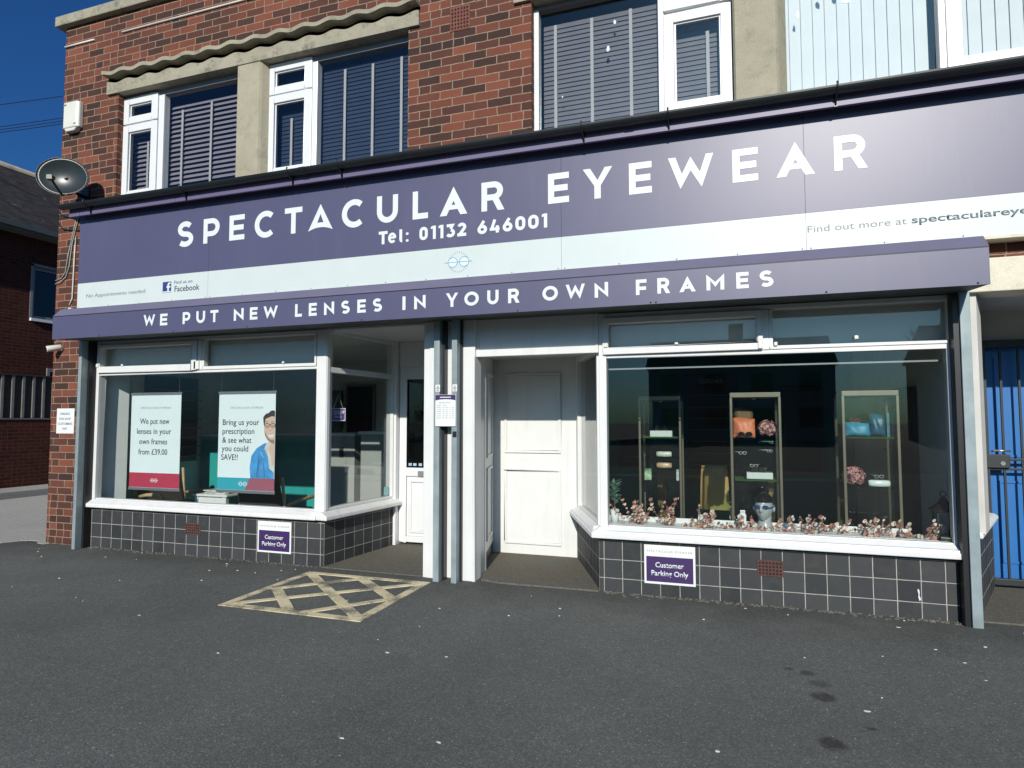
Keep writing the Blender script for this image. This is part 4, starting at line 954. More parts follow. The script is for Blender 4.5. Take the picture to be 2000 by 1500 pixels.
def uvquad(g, pts, uv):
    i = [g.pt(p) for p in pts]; g.face(i); g.uv[len(g.f)-1] = uv
e = .36; ez = 5.83; rx = HX-4; rz = 8.6; Ls = math.hypot(HX+e-rx, rz-ez)
yr = 5.4
uvquad(g, [(HX+e,ys-e,ez),(HX+e,23,ez),(rx,23,rz),(rx,yr,rz)], [(0,0),(22,0),(22,Ls),(yr-ys+e,Ls)])
uvquad(g, [(HX+e,ys-e,ez),(rx,yr,rz),(HX-8-e,ys-e,ez)], [(0,0),(4,Ls),(8,0)])
uvquad(g, [(HX-8-e,ys-e,ez),(rx,yr,rz),(rx,23,rz),(HX-8-e,23,ez)], [(0,0),(4,Ls),(22,Ls),(22,0)])
uvquad(g, [(HX+e,ys-e,ez-.03),(HX-8-e,ys-e,ez-.03),(HX-8-e,23,ez-.03),(HX+e,23,ez-.03)], [(0,0),(1,0),(1,1),(0,1)])
obj('roof', g, M_roof, H)
g = MB(); g.tube([(HX+e+.02,ys-e,ez),(rx,yr,rz+.03)],.09,6); g.tube([(rx,yr,rz+.03),(rx,23,rz+.03)],.1,6); 
for k in range(14):
    t = k/14; p = Vector((HX+e,ys-e,ez+.05)).lerp(Vector((rx,yr,rz+.05)),t); g.blob(tuple(p),.10,.10,.07,7,5)
obj('ridge', g, paint('pale ridge mortar', (.24,.21,.18), .9, .3, 6), H)
g = MB(); g.prism_y([(HX+e,ez-.02),(HX+e+.12,ez-.02),(HX+e+.10,ez-.12),(HX+e+.02,ez-.12)][::-1],ys-e,22); g.box(HX,HX+e,ys-e,22,ez-.16,ez-.05); obj('gutter', g, paint('dull green grey gutter', (.14,.16,.155), .5, .1), H)
g = MB(); fw = .07
g.box(HX-.12,HX-.05,wy0,wy0+fw,wz0,wz1); g.box(HX-.12,HX-.05,wy1-fw,wy1,wz0,wz1); g.box(HX-.12,HX-.05,wy0+fw,wy1-fw,wz1-fw,wz1); g.box(HX-.12,HX-.05,wy0+fw,wy1-fw,wz0,wz0+fw)
M_win_shade = paint('window paint greyed for shade', (.20,.215,.22), .5, .05)  # frame colour greyed to stand for the dim grazing light on this wall
wn = obj('window', g, M_win_shade, H)
g = MB(); g.box(HX-.10,HX-.09,wy0+fw,wy1-fw,wz0+fw,wz1-fw); obj('pane', g, paint('dark window glass', (.008,.014,.022), .08, .1), wn)
g = MB(); g.box(HX-.05,HX+.06,wy0-.05,wy1+.05,wz0-.07,wz0-.003); obj('sill', g, M_upvc, wn)
g = MB(); g.box(HX-.015,HX+.012,wy0-.06,wy0-.001,wz0-.003,wz1+.05); g.box(HX-.015,HX+.012,wy0-.06,wy1+.06,wz1+.001,wz1+.06); g.box(HX-.2,HX-.001,wy1-.001,wy1+.012,wz0,wz1); obj('surround', g, M_win_shade, wn)
g = MB(); g.box(HX-.2,HX+.02,wy1+.0125,wy1+.05,wz0,wz1); obj('reveal', g, M_upvc, wn)
g = MB(); g.box(HX-.03,HX+.03,5.2,6.2,2.58,2.66); g.box(HX-.03,HX+.03,5.2,5.27,1.5,2.58); obj('window_head', g, M_win_shade, H)

# ------------------------------------------------------------------ the other side of the street (seen in the window reflections)
M_rend2 = paint('pale render far', (.42,.40,.36), .9, .06)
def far_house(x0, x1, y, h, rh, lab, mat):
    o = thing('house', lab, 'house', ((x0+x1)/2,y,0))
    g = MB(); g.box(x0,x1,y-8,y,0,h); obj('wall', g, mat, o)
    g = MB(); i = len(g.f); g.prism_x([(y+.3,h+.004),(y-4,h+rh),(y-8.3,h+.004)],x0-.2,x1+.2); obj('roof', g, paint('far slate roof', (.05,.045,.045), .8, .15), o)
    for k in range(int((x1-x0)//3)):
        for z in (.9,3.3):
            w = MB(); w.box(x0+.8+3*k,x0+2.2+3*k,y-.05,y+.03,z,z+1.3); obj('window', w, paint('dark window glass', (.008,.014,.022), .08, .1), o)
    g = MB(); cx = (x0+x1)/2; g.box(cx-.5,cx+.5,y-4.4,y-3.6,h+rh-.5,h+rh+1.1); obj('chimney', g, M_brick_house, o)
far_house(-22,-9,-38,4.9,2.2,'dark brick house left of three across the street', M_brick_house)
far_house(-4,8,-40,5.0,2.4,'pale rendered house between two brick ones across the street', M_rend2)
far_house(13,30,-36,5.1,2.2,'long brick house right of three across the street', M_brick_house)
# bare tree and poles over the road
TR = thing('tree', 'bare winter tree across the street', 'tree', (9.2,-22,0))
g = MB(); tips = []
def branch(p, d, l, r, dep):
    q = p+d*l; g.tube([tuple(p),tuple((p+q)/2+Vector((rng.uniform(-1,1),rng.uniform(-1,1),0))*l*.04),tuple(q)],[r,r*.85,r*.65],6)
    if dep == 0: tips.append(q); return
    for _ in range(3):
        nd = (d+Vector((rng.uniform(-1,1),rng.uniform(-1,1),rng.uniform(-.2,.7)))*.7).normalized(); branch(q,nd,l*rng.uniform(.62,.8),r*.6,dep-1)
branch(Vector((9.2,-22,0)),Vector((0,0,1)),1.9,.16,5)
obj('trunk', g, paint('dark bark', (.05,.04,.032), .9, .2, 10), TR)
for x, y, lab in ((13.2,-24,'taller wooden pole across the street'),(11.4,-23,'shorter wooden pole beside the bare tree')):
    g = MB(); g.tube([(x,y,0),(x,y,6.4 if x > 12 else 5.9)],[.13,.10],8); g.box(x-.5,x+.5,y-.05,y+.05,5.5,5.6); tag(obj('telegraph_pole', g, paint('pole wood', (.07,.055,.04), .9, .2)), lab, 'pole')
g = MB(); g.box(-40,50,-30,-14,-.2,.008); obj('road', g, asphalt_mat('road asphalt', (.05,.05,.05), (.07,.07,.07)), kind='structure')

# ------------------------------------------------------------------ inside the left window
M_red = paint('crimson print', (.42,.035,.075), .5, .03); M_tealp = paint('teal print', (.03,.33,.42), .5, .03); M_maroon = paint('dusty maroon print', (.30,.09,.13), .5, .03)
M_ban = paint('pale blue banner fabric', (.68,.755,.775), .6, .02); M_alu = paint('aluminium rail', (.35,.37,.38), .35, .05, metal=.7)
def banner(x0, x1, z0, z1, y, label):
    o = thing('hanging_banner', label, 'banner', ((x0+x1)/2,y,z0), 'banners hanging in the left window')
    g = MB(); n = 12
    for i in range(n):
        a, b = x0+(x1-x0)*i/n, x0+(x1-x0)*(i+1)/n; g.box(a,b,y,y+.003,z0+.02,z1-.02)
    obj('fabric', g, M_ban, o)
    for z in (z0,z1-.03):
        g = MB(); g.box(x0-.008,x1+.008,y-.008,y+.011,z,z+.03); obj('rail', g, M_alu, o, bevel=.004)
    for x in (x0+.03,x1-.03):
        g = MB(); g.tube([(x,y,z1),(x,y,2.34)],.0018,5); obj('hanging_wire', g, M_alu, o)
    return o
def specs_mark(g, cx, cz, s, y0, y1):
    for k in (-1,1):
        c = cx+k*s*.42; g.strip_y(arc(c,cz,s*.36,s*.36,0,360,20)[:-1],arc(c,cz,s*.26,s*.26,0,360,20)[:-1],y0,y1,True)
    g.box(cx-s*.95,cx+s*.95,y0-.0004,y1-.0002,cz-s*.045,cz+s*.045)
yb_ = .15
b1 = banner(-5.47,-4.74,.64,1.74,yb_,'pale blue hanging banner with crimson foot reading We put new lenses in your own frames')
g = MB(); g.box(-5.47,-4.74,yb_-.001,yb_,.672,.835); obj('colour_band', g, M_red, b1)
g = MB(); specs_mark(g,-5.10,.752,.062,yb_-.002,yb_-.001); obj('emblem', g, M_letter, b1)
t_ = yb_-.001
join_text([L('We put new',-5.335,-4.90,1.385,.062,t_,bold=.004),L('lenses in your',-5.375,-4.87,1.272,.062,t_,bold=.004),L('own frames',-5.335,-4.925,1.157,.062,t_,bold=.004),L('from £39.00',-5.345,-4.92,1.04,.062,t_,bold=.004)],b1,M_blacktxt)
text_mesh('S P E C T A C U L A R   E Y E W E A R',-5.325,-4.885,1.555,.022,t_,M_greytxt,b1,name='heading')
b2 = banner(-4.21,-3.47,.655,1.735,yb_,'pale blue hanging banner with a man in glasses reading Bring us your prescription')
g = MB(); g.prism_y([(-4.21,.687),(-3.845,.687),(-3.785,.815),(-4.21,.815)],yb_-.001,yb_); obj('colour_band', g, M_tealp, b2)
g = MB(); g.prism_y([(-3.845,.687),(-3.47,.687),(-3.47,.815),(-3.785,.815)],yb_-.001,yb_); obj('colour_band', g, M_maroon, b2)
g = MB(); specs_mark(g,-3.87,.752,.066,yb_-.0025,yb_-.001); obj('emblem', g, M_letter, b2)
join_text([L('Bring us your',-4.155,-3.675,1.375,.060,t_,bold=.004),L('prescription',-4.155,-3.735,1.28,.060,t_,bold=.004),L('& see what',-4.155,-3.77,1.185,.060,t_,bold=.004),L('you could',-4.16,-3.81,1.095,.060,t_,bold=.004),L('SAVE!!',-4.165,-3.945,1.002,.060,t_,bold=.004)],b2,M_blacktxt)
text_mesh('S P E C T A C U L A R   E Y E W E A R',-4.055,-3.63,1.548,.022,t_,M_greytxt,b2,name='heading')
def flat(name, pts, col, lay, parent=b2, cx=-3.47):
    g = MB(); g.prism_y(pts, yb_-.001-.0004*lay, yb_-.0004*lay+.0002); return obj(name, g, col, parent)
P_skin = paint('printed skin', (.60,.42,.33), .5, .05, 20); P_shirt = paint('printed blue shirt', (.06,.27,.56), .5, .25, 9); P_hair = paint('printed dark hair', (.045,.035,.035), .5, .2, 30); P_tee = paint('printed grey shirt', (.58,.55,.52), .5, .12, 14)
flat('printed_shirt', [(-3.775,.816),(-3.475,.816),(-3.475,1.18),(-3.60,1.185),(-3.70,1.13),(-3.765,1.05),(-3.785,.93)], P_shirt, 1)
flat('printed_tee', [(-3.475,.88),(-3.475,1.19),(-3.565,1.20),(-3.60,1.13),(-3.555,1.05),(-3.53,.92)], P_tee, 2)
flat('printed_face', [(-3.475,1.175),(-3.52,1.19),(-3.56,1.215),(-3.595,1.265),(-3.61,1.33),(-3.612,1.42),(-3.60,1.465),(-3.475,1.49)], P_skin, 3)
flat('printed_beard', [(-3.475,1.175),(-3.52,1.19),(-3.56,1.215),(-3.595,1.265),(-3.606,1.315),(-3.585,1.285),(-3.55,1.235),(-3.515,1.222),(-3.475,1.225)], paint('printed stubble', (.30,.19,.15), .5, .1, 30), 4)
flat('printed_hair', [(-3.475,1.462),(-3.51,1.468),(-3.55,1.455),(-3.592,1.44),(-3.600,1.40),(-3.606,1.365),(-3.618,1.40),(-3.622,1.455),(-3.612,1.47),(-3.585,1.495),(-3.555,1.500),(-3.53,1.522),(-3.50,1.530),(-3.475,1.520)], P_hair, 5)
g = MB()
for c in (-3.570,-3.498): g.strip_y(arc(c,1.372,.031,.024,0,360,18)[:-1],arc(c,1.372,.025,.018,0,360,18)[:-1],yb_-.0042,yb_-.002,True)
g.box(-3.541,-3.527,yb_-.0042,yb_-.002,1.376,1.382); g.box(-3.612,-3.600,yb_-.0042,yb_-.002,1.376,1.382); obj('printed_glasses', g, P_hair, b2)
for c in (-3.570,-3.498):
    flat('printed_eye', [(c-.014,1.370),(c,1.376),(c+.014,1.370),(c,1.365)], P_hair, 4); flat('printed_eyebrow', [(c-.024,1.402),(c+.018,1.408),(c+.018,1.413),(c-.022,1.408)], P_hair, 4)
flat('printed_nose', [(-3.545,1.318),(-3.525,1.311),(-3.512,1.320),(-3.528,1.324)], paint('printed skin shadow', (.42,.25,.19), .5), 4)
flat('printed_smile', [(-3.570,1.272),(-3.53,1.246),(-3.49,1.250),(-3.478,1.278),(-3.52,1.270)], M_letter, 5)
flat('printed_hand', [(-3.475,1.20),(-3.515,1.185),(-3.545,1.150),(-3.540,1.10),(-3.515,1.04),(-3.50,.96),(-3.475,.95)], P_skin, 3)
flat('printed_fold', [(-3.70,.83),(-3.685,.83),(-3.655,.98),(-3.672,1.06)], paint('printed dark shirt fold', (.03,.16,.38), .5), 2)
flat('printed_fold', [(-3.60,.83),(-3.585,.83),(-3.60,.95),(-3.615,1.00)], paint('printed dark shirt fold', (.03,.16,.38), .5), 2)
flat('printed_fold', [(-3.66,1.10),(-3.64,1.09),(-3.60,1.02),(-3.63,1.05)], paint('printed pale shirt fold', (.22,.45,.70), .5), 2)
# dog friendly sign hanging just inside the side light
dx0, dx1, dz0, dz1, dy = -2.895, -2.722, 1.418, 1.548, .30
DG = thing('hanging_sign', 'small purple DOG Friendly sign hanging on a string inside the left side window', 'sign', ((dx0+dx1)/2,dy,dz0))
g = MB(); g.box(dx0,dx1,dy,dy+.005,dz0,dz1); obj('board', g, paint('violet sign print', (.10,.04,.20), .4), DG)
g = MB(); b_ = .006
g.box(dx0,dx1,dy-.0006,dy,dz0,dz0+b_); g.box(dx0,dx1,dy-.0006,dy,dz1-b_,dz1); g.box(dx0,dx0+b_,dy-.0006,dy,dz0+b_,dz1-b_); g.box(dx1-b_,dx1,dy-.0006,dy,dz0+b_,dz1-b_); obj('border', g, M_letter, DG)
join_text([L('DOG',dx0+.038,dx0+.125,dz0+.067,.040,dy-.0006,bold=.01),L('friendly',dx0+.045,dx0+.13,dz0+.034,.024,dy-.0006)],DG,M_letter)
g = MB(); g.prism_y(arc(dx1-.028,dz0+.085,.010,.008,0,360,12)[:-1],dy-.0008,dy)
for a in (30,70,110,150): g.prism_y(arc(dx1-.028+.015*math.cos(R(a)),dz0+.088+.015*math.sin(R(a)),.004,.005,0,360,8)[:-1],dy-.0008,dy)
obj('paw_print', g, M_letter, DG)
g = MB(); g.tube([(dx0+.03,dy,dz1),((dx0+dx1)/2,dy,dz1+.14),(dx1-.03,dy,dz1)],.003,6); obj('cord', g, paint('twine', (.55,.50,.42), .8), DG)
# teal counters and display rack
M_wtop = paint('white worktop', (.62,.66,.64), .4, .03)
def counter(lab, x0, x1, y0, y1, h, front, top=M_wtop):
    o = thing('counter', lab, 'counter', ((x0+x1)/2,y0,.02), 'reception counters')
    g = MB(); g.box(x0,x1,y0,y1,.02,h-.04); obj('body', g, front, o, bevel=.004)
    g = MB(); g.box(x0-.02,x1+.02,y0-.03,y1,h-.04,h); obj('worktop', g, top, o, bevel=.006)
    return o
counter('long teal reception counter along the back of the left shop', -6.1,-4.95,3.1,3.45,1.22,M_teal)
counter('short teal counter unit against the left wall behind the banners', -6.25,-5.75,1.95,2.6,1.23,M_teal)
c1 = counter('white counter seen through the side window, left of its dark gap', -4.12,-3.70,2.0,2.6,1.25,paint('white laminate', (.30,.31,.295), .5, .04))
g = MB(); g.box(-3.93,-3.87,1.985,2.0,.93,1.06); obj('notice_plate', g, M_dark, c1)
c2 = counter('white counter seen through the side window, right of its dark gap', -3.48,-3.02,1.8,2.4,1.28,paint('white laminate', (.30,.31,.295), .5, .04))
PO = thing('poster', 'dark blue framed poster on the back wall seen through the side window', 'poster', (-4.55,3.46,1.15))
g = MB(); g.box(-4.82,-4.28,3.46,3.495,1.12,2.0); obj('frame', g, paint('poster frame', (.30,.31,.30), .5), PO)
g = MB(); g.box(-4.78,-4.32,3.452,3.46,1.16,1.96); obj('print', g, paint('dark blue poster', (.018,.035,.06), .4, .3, 3), PO)
g = MB(); g.box(-4.72,-4.36,3.447,3.452,1.18,1.5); obj('print_block', g, paint('maroon poster block', (.07,.02,.03), .4, .2), PO)
RK = thing('display_rack', 'tall dark spectacle display rack on the left shop wall', 'rack', (-6.2,1.6,.9))
g = MB(); g.box(-6.27,-6.22,1.0,1.85,.85,2.02); obj('back_panel', g, paint('dark brown panel', (.05,.045,.04), .6, .2), RK)
for k in range(8):
    g = MB(); g.box(-6.22,-6.13,1.02,1.83,.92+.13*k,.932+.13*k); obj('shelf', g, paint('clear shelf', (.14,.14,.13), .3), RK)
g = MB(); g.box(-5.05,-4.86,3.2,3.44,1.22,1.9); tag(obj('monitor_stand', g, M_dark), 'tall dark cabinet end standing on the teal reception counter', 'cabinet')
# armchairs, table, magazines near the window
M_bent = paint('bent birch wood', (.50,.38,.20), .45, .12, 14); M_cush = paint('dark brown cushion', (.045,.035,.03), .9, .15); M_seatt = paint('turquoise seat fabric', (.03,.42,.40), .8, .06)
def armchair(x, y, rz, lab, cush):
    o = thing('armchair', lab, 'chair', (x,y,.02), 'waiting area armchairs'); o.rotation_euler = (0,0,rz); 
    for sx in (-.30,.30):
        g = MB(); path = [(sx,-.34,.0),(sx,-.36,.30),(sx,-.33,.47),(sx,-.24,.52),(sx,.05,.50),(sx,.28,.46)]
        for a, b in zip(path, path[1:]): pass
        g.tube(path,.024,6); g.tube([(sx,-.30,.012),(sx,.34,.012)],.018,6); g.tube([(sx,-.05,.30),(sx,.28,.22),(sx,.36,.78)],.018,6)
        obj('arm_frame', g, M_bent, o, local=True)
    g = MB(); g.box(-.27,.27,-.26,.26,.30,.39); obj('seat', g, cush, o, local=True, bevel=.03)
    g = MB(); g.xf = Matrix.Translation((0,.25,.36)) @ Matrix.Rotation(R(-14),4,'X'); g.box(-.27,.27,-.0,.09,0,.52); obj('backrest', g, cush, o, local=True, bevel=.03)
    for q in o.children: q.location = (0,0,0)
    return o
armchair(-5.55,.85,R(75),'bentwood armchair with brown cushion below the crimson footed banner',M_cush)
armchair(-3.90,.80,R(180),'bentwood armchair with brown cushion below the banner with the man',M_cush)
TB = thing('side_table', 'small white side table behind the left window sill', 'table', (-4.60,.62,.02))
g = MB(); g.box(-4.86,-4.36,.45,.85,.555,.58); obj('tabletop', g, M_white, TB, bevel=.006)
for x in (-4.81,-4.41):
    for y in (.49,.81):
        g = MB(); g.box(x-.025,x+.025,y-.025,y+.025,.02,.555); obj('leg', g, M_white, TB, bevel=.004)
g = MB(); g.prism_y([(-4.785,.42),(-4.785,.555),(-4.435,.555),(-4.435,.42),(-4.47,.455),(-4.53,.475),(-4.61,.482),(-4.69,.475),(-4.75,.455)][::-1],.48,.50); obj('apron', g, M_white, TB)
for k, (dx, r, lab) in enumerate(((0,0,'bottom magazine of the stack on the white side table'),(.02,.12,'middle magazine of the stack on the white side table'),(-.03,-.15,'top magazine of the stack, turned askew'))):
    g = MB(); g.box(-.15,.15,-.105,.105,0,.012); o = obj('magazine', g, paint('magazine cover %d' % k, [(.5,.52,.5),(.35,.38,.37),(.6,.6,.56)][k], .3, .3, 12), None, loc=(-4.59+dx,.62,.581+.0125*k), rotz=r, local=True)
    tag(o, lab, 'magazine', 'magazines on the side table')

# ------------------------------------------------------------------ inside the right window
M_bronze = paint('champagne metal', (.19,.175,.13), .35, .08, metal=.6); M_grass = paint('artificial turf', (.03,.085,.02), .9, .3, 40)
def cabinet(x, y, shelves, lab, w=.385, d=.36, h=1.635):
    o = thing('glass_cabinet', lab, 'cabinet', (x,y+d/2,.02), 'glass display cabinets'); x0, x1, y0, y1 = x-w/2, x+w/2, y, y+d
    g = MB(); g.box(x0-.01,x1+.01,y0-.01,y1+.01,h-.02,h+.022); obj('top', g, M_bronze, o, bevel=.004)
    g = MB(); g.box(x0-.01,x1+.01,y0-.01,y1+.01,.02,.07); obj('base', g, M_bronze, o, bevel=.004)
    for px in (x0,x1):
        for py in (y0,y1):
            g = MB(); g.box(px-.011,px+.011,py-.008,py+.008,.07,h-.02); obj('post', g, M_bronze, o, bevel=.003)
    for a in ((x0+.011,x1-.011,y0-.002,y0+.002),(x0+.011,x1-.011,y1-.002,y1+.002),(x0-.002,x0+.002,y0+.011,y1-.011),(x1-.002,x1+.002,y0+.011,y1-.011)):
        g = MB(); g.box(*a,.07,h-.02); obj('pane', g, M_glass_cab, o)
    for z in shelves:
        g = MB(); g.box(x0+.006,x1-.006,y0+.012,y1-.012,z-.006,z); obj('shelf', g, glass_mat('green edged shelf', (.75,.9,.82), .5) if 'sh' not in _pm else _pm['sh'], o)
    g = MB(); g.tube([(x,y0+.16,h-.02),(x,y0+.16,h-.035)],.016,10); obj('spotlight', g, M_upvc, o)
    return o
_pm['sh'] = glass_mat('green edged shelf glass', (.72,.88,.80), .6)
C1 = cabinet(.375,1.0,(1.245,1.055,.945,.55),'glass display cabinet left of the wooden chair')
C2 = cabinet(1.222,.44,(1.265,.905,.50),'middle glass display cabinet with orange pouch and swimming head in front')
C3 = cabinet(2.075,.38,(1.275,.885,.50),'glass display cabinet at the right with blue bags')
def turf(x, y, z, lab, w=.34, d=.30):
    g = MB(); g.box(x-w/2,x+w/2,y-d/2,y+d/2,z,z+.006)
    for i in range(420):
        a, b = x+rng.uniform(-w/2,w/2), y+rng.uniform(-d/2,d/2); t = rng.uniform(-.006,.006)
        i0 = [g.pt((a-.002,b,z+.004)),g.pt((a+.002,b,z+.004)),g.pt((a+t,b+rng.uniform(-.005,.005),z+.006+rng.uniform(.008,.016)))]; g.face(i0)
    tag(obj('turf_mat', g, M_grass), lab, 'mat', 'artificial grass mats in the cabinets')
turf(.375,1.18,1.245,'strip of artificial grass on the upper shelf of the left cabinet'); turf(1.222,.62,.905,'artificial grass on the lower shelf of the middle cabinet'); turf(2.075,.56,1.275,'artificial grass under the blue bags in the right cabinet')
def block(x0, x1, y, z, h, lab):
    g = MB(); g.box(x0,x1,y,y+.12,z,z+h); tag(obj('display_block', g, M_upvc, bevel=.004), lab, 'block', 'white display blocks')
block(.27,.485,1.10,1.255,.062,'white display block on the grass in the left cabinet'); block(1.147,1.357,.52,.917,.055,'white display block on the grass in the middle cabinet')
def glasses(x, y, z, rz, lab, col=(.02,.018,.018), w=.062):
    o = thing('spectacles', lab, 'glasses', (x,y,z), 'pairs of glasses on display'); o.rotation_euler = (0,0,rz); m_ = paint('frame %s' % (col,), col, .15, .02)
    g = MB()
    for k in (-1,1):
        c = k*w*.52; g.tube([(c+w*.45*math.cos(a),0,.024+.34*w*math.sin(a)) for a in [2*math.pi*i/14 for i in range(14)]],min(.003,w*.06),5,True)
    g.tube([(-w*.13,0,.03),(w*.13,0,.03)],min(.003,w*.06),5); obj('frame', g, m_, o, local=True)
    for k in (-1,1):
        g = MB(); g.tube([(k*w*.98,0,.032),(k*w*1.0,.09,.032),(k*w*.98,.13,.018)],.0025,5); obj('temple', g, m_, o, local=True)
        g = MB(); c = k*w*.52; g.prism_y([(c+w*.42*math.cos(2*math.pi*i/12),.024+.31*w*math.sin(2*math.pi*i/12)) for i in range(12)],-.001,.001); obj('lens', g, paint('dark lens', (.02,.02,.022), .03, .02, spec=1.0), o, local=True)
    for q in o.children: q.location = (0,0,0)
glasses(.375,1.14,1.318,R(6),'dark glasses on the white block in the left cabinet'); glasses(1.25,.56,.973,R(-8),'dark glasses on the white block in the middle cabinet')
glasses(1.14,.50,1.275,R(12),'brown glasses in front of the orange pouch',(.12,.04,.03)); glasses(1.12,.60,1.11,R(20),'silver rimmed glasses hanging at the left of the middle cabinet',(.6,.6,.6),.034); glasses(1.21,.62,1.00,R(-10),'silver rimmed glasses standing above the white block',(.6,.6,.6),.032); glasses(2.14,.46,.945,R(5),'clear pale glasses lying on the white case',(.4,.4,.4),.034); glasses(1.99,.50,1.395,R(5),'red framed glasses resting on the blue bag',(.35,.02,.02),.04)
glasses(1.36,.60,1.205,R(40),'silver rimmed glasses hanging at the upper right of the middle cabinet',(.6,.6,.6),.028); glasses(1.34,.60,1.13,R(35),'silver rimmed glasses hanging at the lower right of the middle cabinet',(.6,.6,.6),.028)
def gcase(x, y, z, lab, col, rx=.078, rz_=.03):
    g = MB()
    g.blob((x,y,z+rz_),rx,.035,rz_,18,10,lambda d, q: Vector((max(-rx*.93,min(rx*.93,q.x*1.25)),q.y,max(-rz_*.85,min(rz_*.9,q.z*1.25)))))
    tag(obj('glasses_case', g, col), lab, 'case', 'glasses cases')
M_case = paint('white patterned case', (.62,.62,.56), .35, .25, 30); M_casew = paint('white glossy case', (.78,.80,.79), .2, .02); M_caseo = paint('cream case with orange pattern', (.62,.42,.28), .35, .45, 16)
gcase(.405,1.10,1.056,'green and white glasses case on the middle shelf of the left cabinet',M_case); gcase(.405,1.10,.946,'cream and orange glasses case on the lower shelf of the left cabinet',M_caseo); gcase(2.135,.45,.886,'long plain white glasses case in the right cabinet',M_casew,.082)
g = MB(); g.box(.215,.285,1.05,1.08,.83,.945); tag(obj('glasses_pouch', g, paint('green patterned pouch', (.35,.45,.30), .5, .5, 30), bevel=.01), 'green patterned pouch hanging at the left edge of the left cabinet', 'pouch')
g = MB(); g.box(.52,.575,1.05,1.07,.83,.945); tag(obj('glasses_pouch', g, paint('white striped pouch', (.5,.53,.53), .5, .5, 22), bevel=.012), 'white and black pouch hanging at the right edge of the left cabinet', 'pouch')
def bag(x0, x1, y, z0, z1, mat, lab, name='pouch', cat='pouch', lean=.03):
    g = MB(); nx, nz = 12, 10; F, Bk = [], []
    for i in range(nx+1):
        fr, bk = [], []
        for j in range(nz+1):
            u, v = i/nx, j/nz; t = .035*(1-(2*u-1)**4)*(1-(2*v-1)**4)+.004
            x = x0+(x1-x0)*u; z = z0+(z1-z0)*v*(1+.04*math.sin(u*5)); w = .006*math.sin(9*u+4*v)
            fr.append(g.pt((x,y+lean*v-t+w,z))); bk.append(g.pt((x,y+lean*v+t,z)))
        F.append(fr); Bk.append(bk)
    for i in range(nx):
        for j in range(nz):
            g.face((F[i][j],F[i+1][j],F[i+1][j+1],F[i][j+1]),True); g.face((Bk[i][j],Bk[i][j+1],Bk[i+1][j+1],Bk[i+1][j]),True)
    for i in range(nx): g.face((F[i][0],Bk[i][0],Bk[i+1][0],F[i+1][0])); g.face((F[i][nz],F[i+1][nz],Bk[i+1][nz],Bk[i][nz]))
    for j in range(nz): g.face((F[0][j],F[0][j+1],Bk[0][j+1],Bk[0][j])); g.face((F[nx][j],Bk[nx][j],Bk[nx][j+1],F[nx][j+1]))
    tag(obj(name, g, mat), lab, cat)
bag(1.045,1.225,.56,1.268,1.44,paint('orange patterned cloth', (.72,.20,.10), .5, .25, 22),'bright orange patterned pouch in the middle cabinet')
bag(1.055,1.215,.66,1.268,1.53,paint('brown cloth', (.16,.09,.04), .7, .2, 12),'brown pouch standing behind the bright orange one')
bag(1.905,2.085,.46,1.292,1.40,paint('sky blue cloth', (.05,.26,.42), .5, .2, 18),'sky blue wash bag in the right cabinet','wash_bag','bag')
bag(2.09,2.205,.50,1.292,1.47,paint('petrol blue cloth', (.015,.09,.16), .4, .3, 18),'taller petrol blue bag beside the sky blue one','wash_bag','bag')
g = MB(); g.box(2.215,2.26,.50,.53,1.28,1.48); tag(obj('leaflet', g, paint('blue leaflet', (.06,.16,.22), .4, .4, 14)), 'blue leaflet standing at the right of the blue bags', 'leaflet')
M_pet = [paint('dusty pink petal', (.46,.20,.21), .7, .1, 30), paint('pale pink petal', (.58,.33,.31), .7, .1, 30), paint('plum petal', (.30,.11,.13), .7, .1, 30)]
def flowerball(x, y, z, r, lab):
    g = MB()
    for i in range(150):
        d = Vector((rng.gauss(0,1),rng.gauss(0,1),rng.gauss(0,1))).normalized(); d.z = max(d.z,-.6); c = Vector((x,y,z))+d*r*rng.uniform(.82,1.0); g.mat = rng.randrange(3)
        t = d.orthogonal().normalized(); b = d.cross(t); s_ = r*rng.uniform(.20,.30); a0 = rng.uniform(0,6)
        ctr = g.pt(c-d*s_*.25); ring = [g.pt(c+s_*(math.cos(a0+k*math.pi/4)*t+math.sin(a0+k*math.pi/4)*b)*(1 if k % 2 else .72)+d*s_*.2*(k % 2)) for k in range(8)]
        for k in range(8): g.face((ctr,ring[k],ring[(k+1)%8]))
    tag(obj('hydrangea', g, M_pet), lab, 'flower', 'dried pink hydrangea heads')
flowerball(1.325,.58,1.345,.078,'dried pink hydrangea head beside the orange pouch'); flowerball(1.965,.50,.965,.082,'dried pink hydrangea head beside the white case in the right cabinet')
# chair, table, wall displays at the back of the right shop
CH = thing('chair', 'tan moulded wood chair with thin metal legs in the right shop', 'chair', (.86,2.3,.02))
g = MB(); n = 8; F = []
for j in range(n+1):
    v = j/n; hw = .155-.02*v*v; z = .42+.50*v; yy = 2.15-.10*v-.02*math.sin(v*3); F.append([g.pt((.86-hw,yy,z)),g.pt((.86-hw*.5,yy-.018,z)),g.pt((.86+hw*.5,yy-.018,z)),g.pt((.86+hw,yy,z))])
Bk = [[g.pt(g.v[k]+Vector((0,.014,0))) for k in row] for row in F]
for j in range(n):
    for i in range(3): g.face((F[j][i],F[j][i+1],F[j+1][i+1],F[j+1][i]),True); g.face((Bk[j][i],Bk[j+1][i],Bk[j+1][i+1],Bk[j][i+1]),True)
    g.face((F[j][0],F[j+1][0],Bk[j+1][0],Bk[j][0])); g.face((F[j][3],Bk[j][3],Bk[j+1][3],F[j+1][3]))
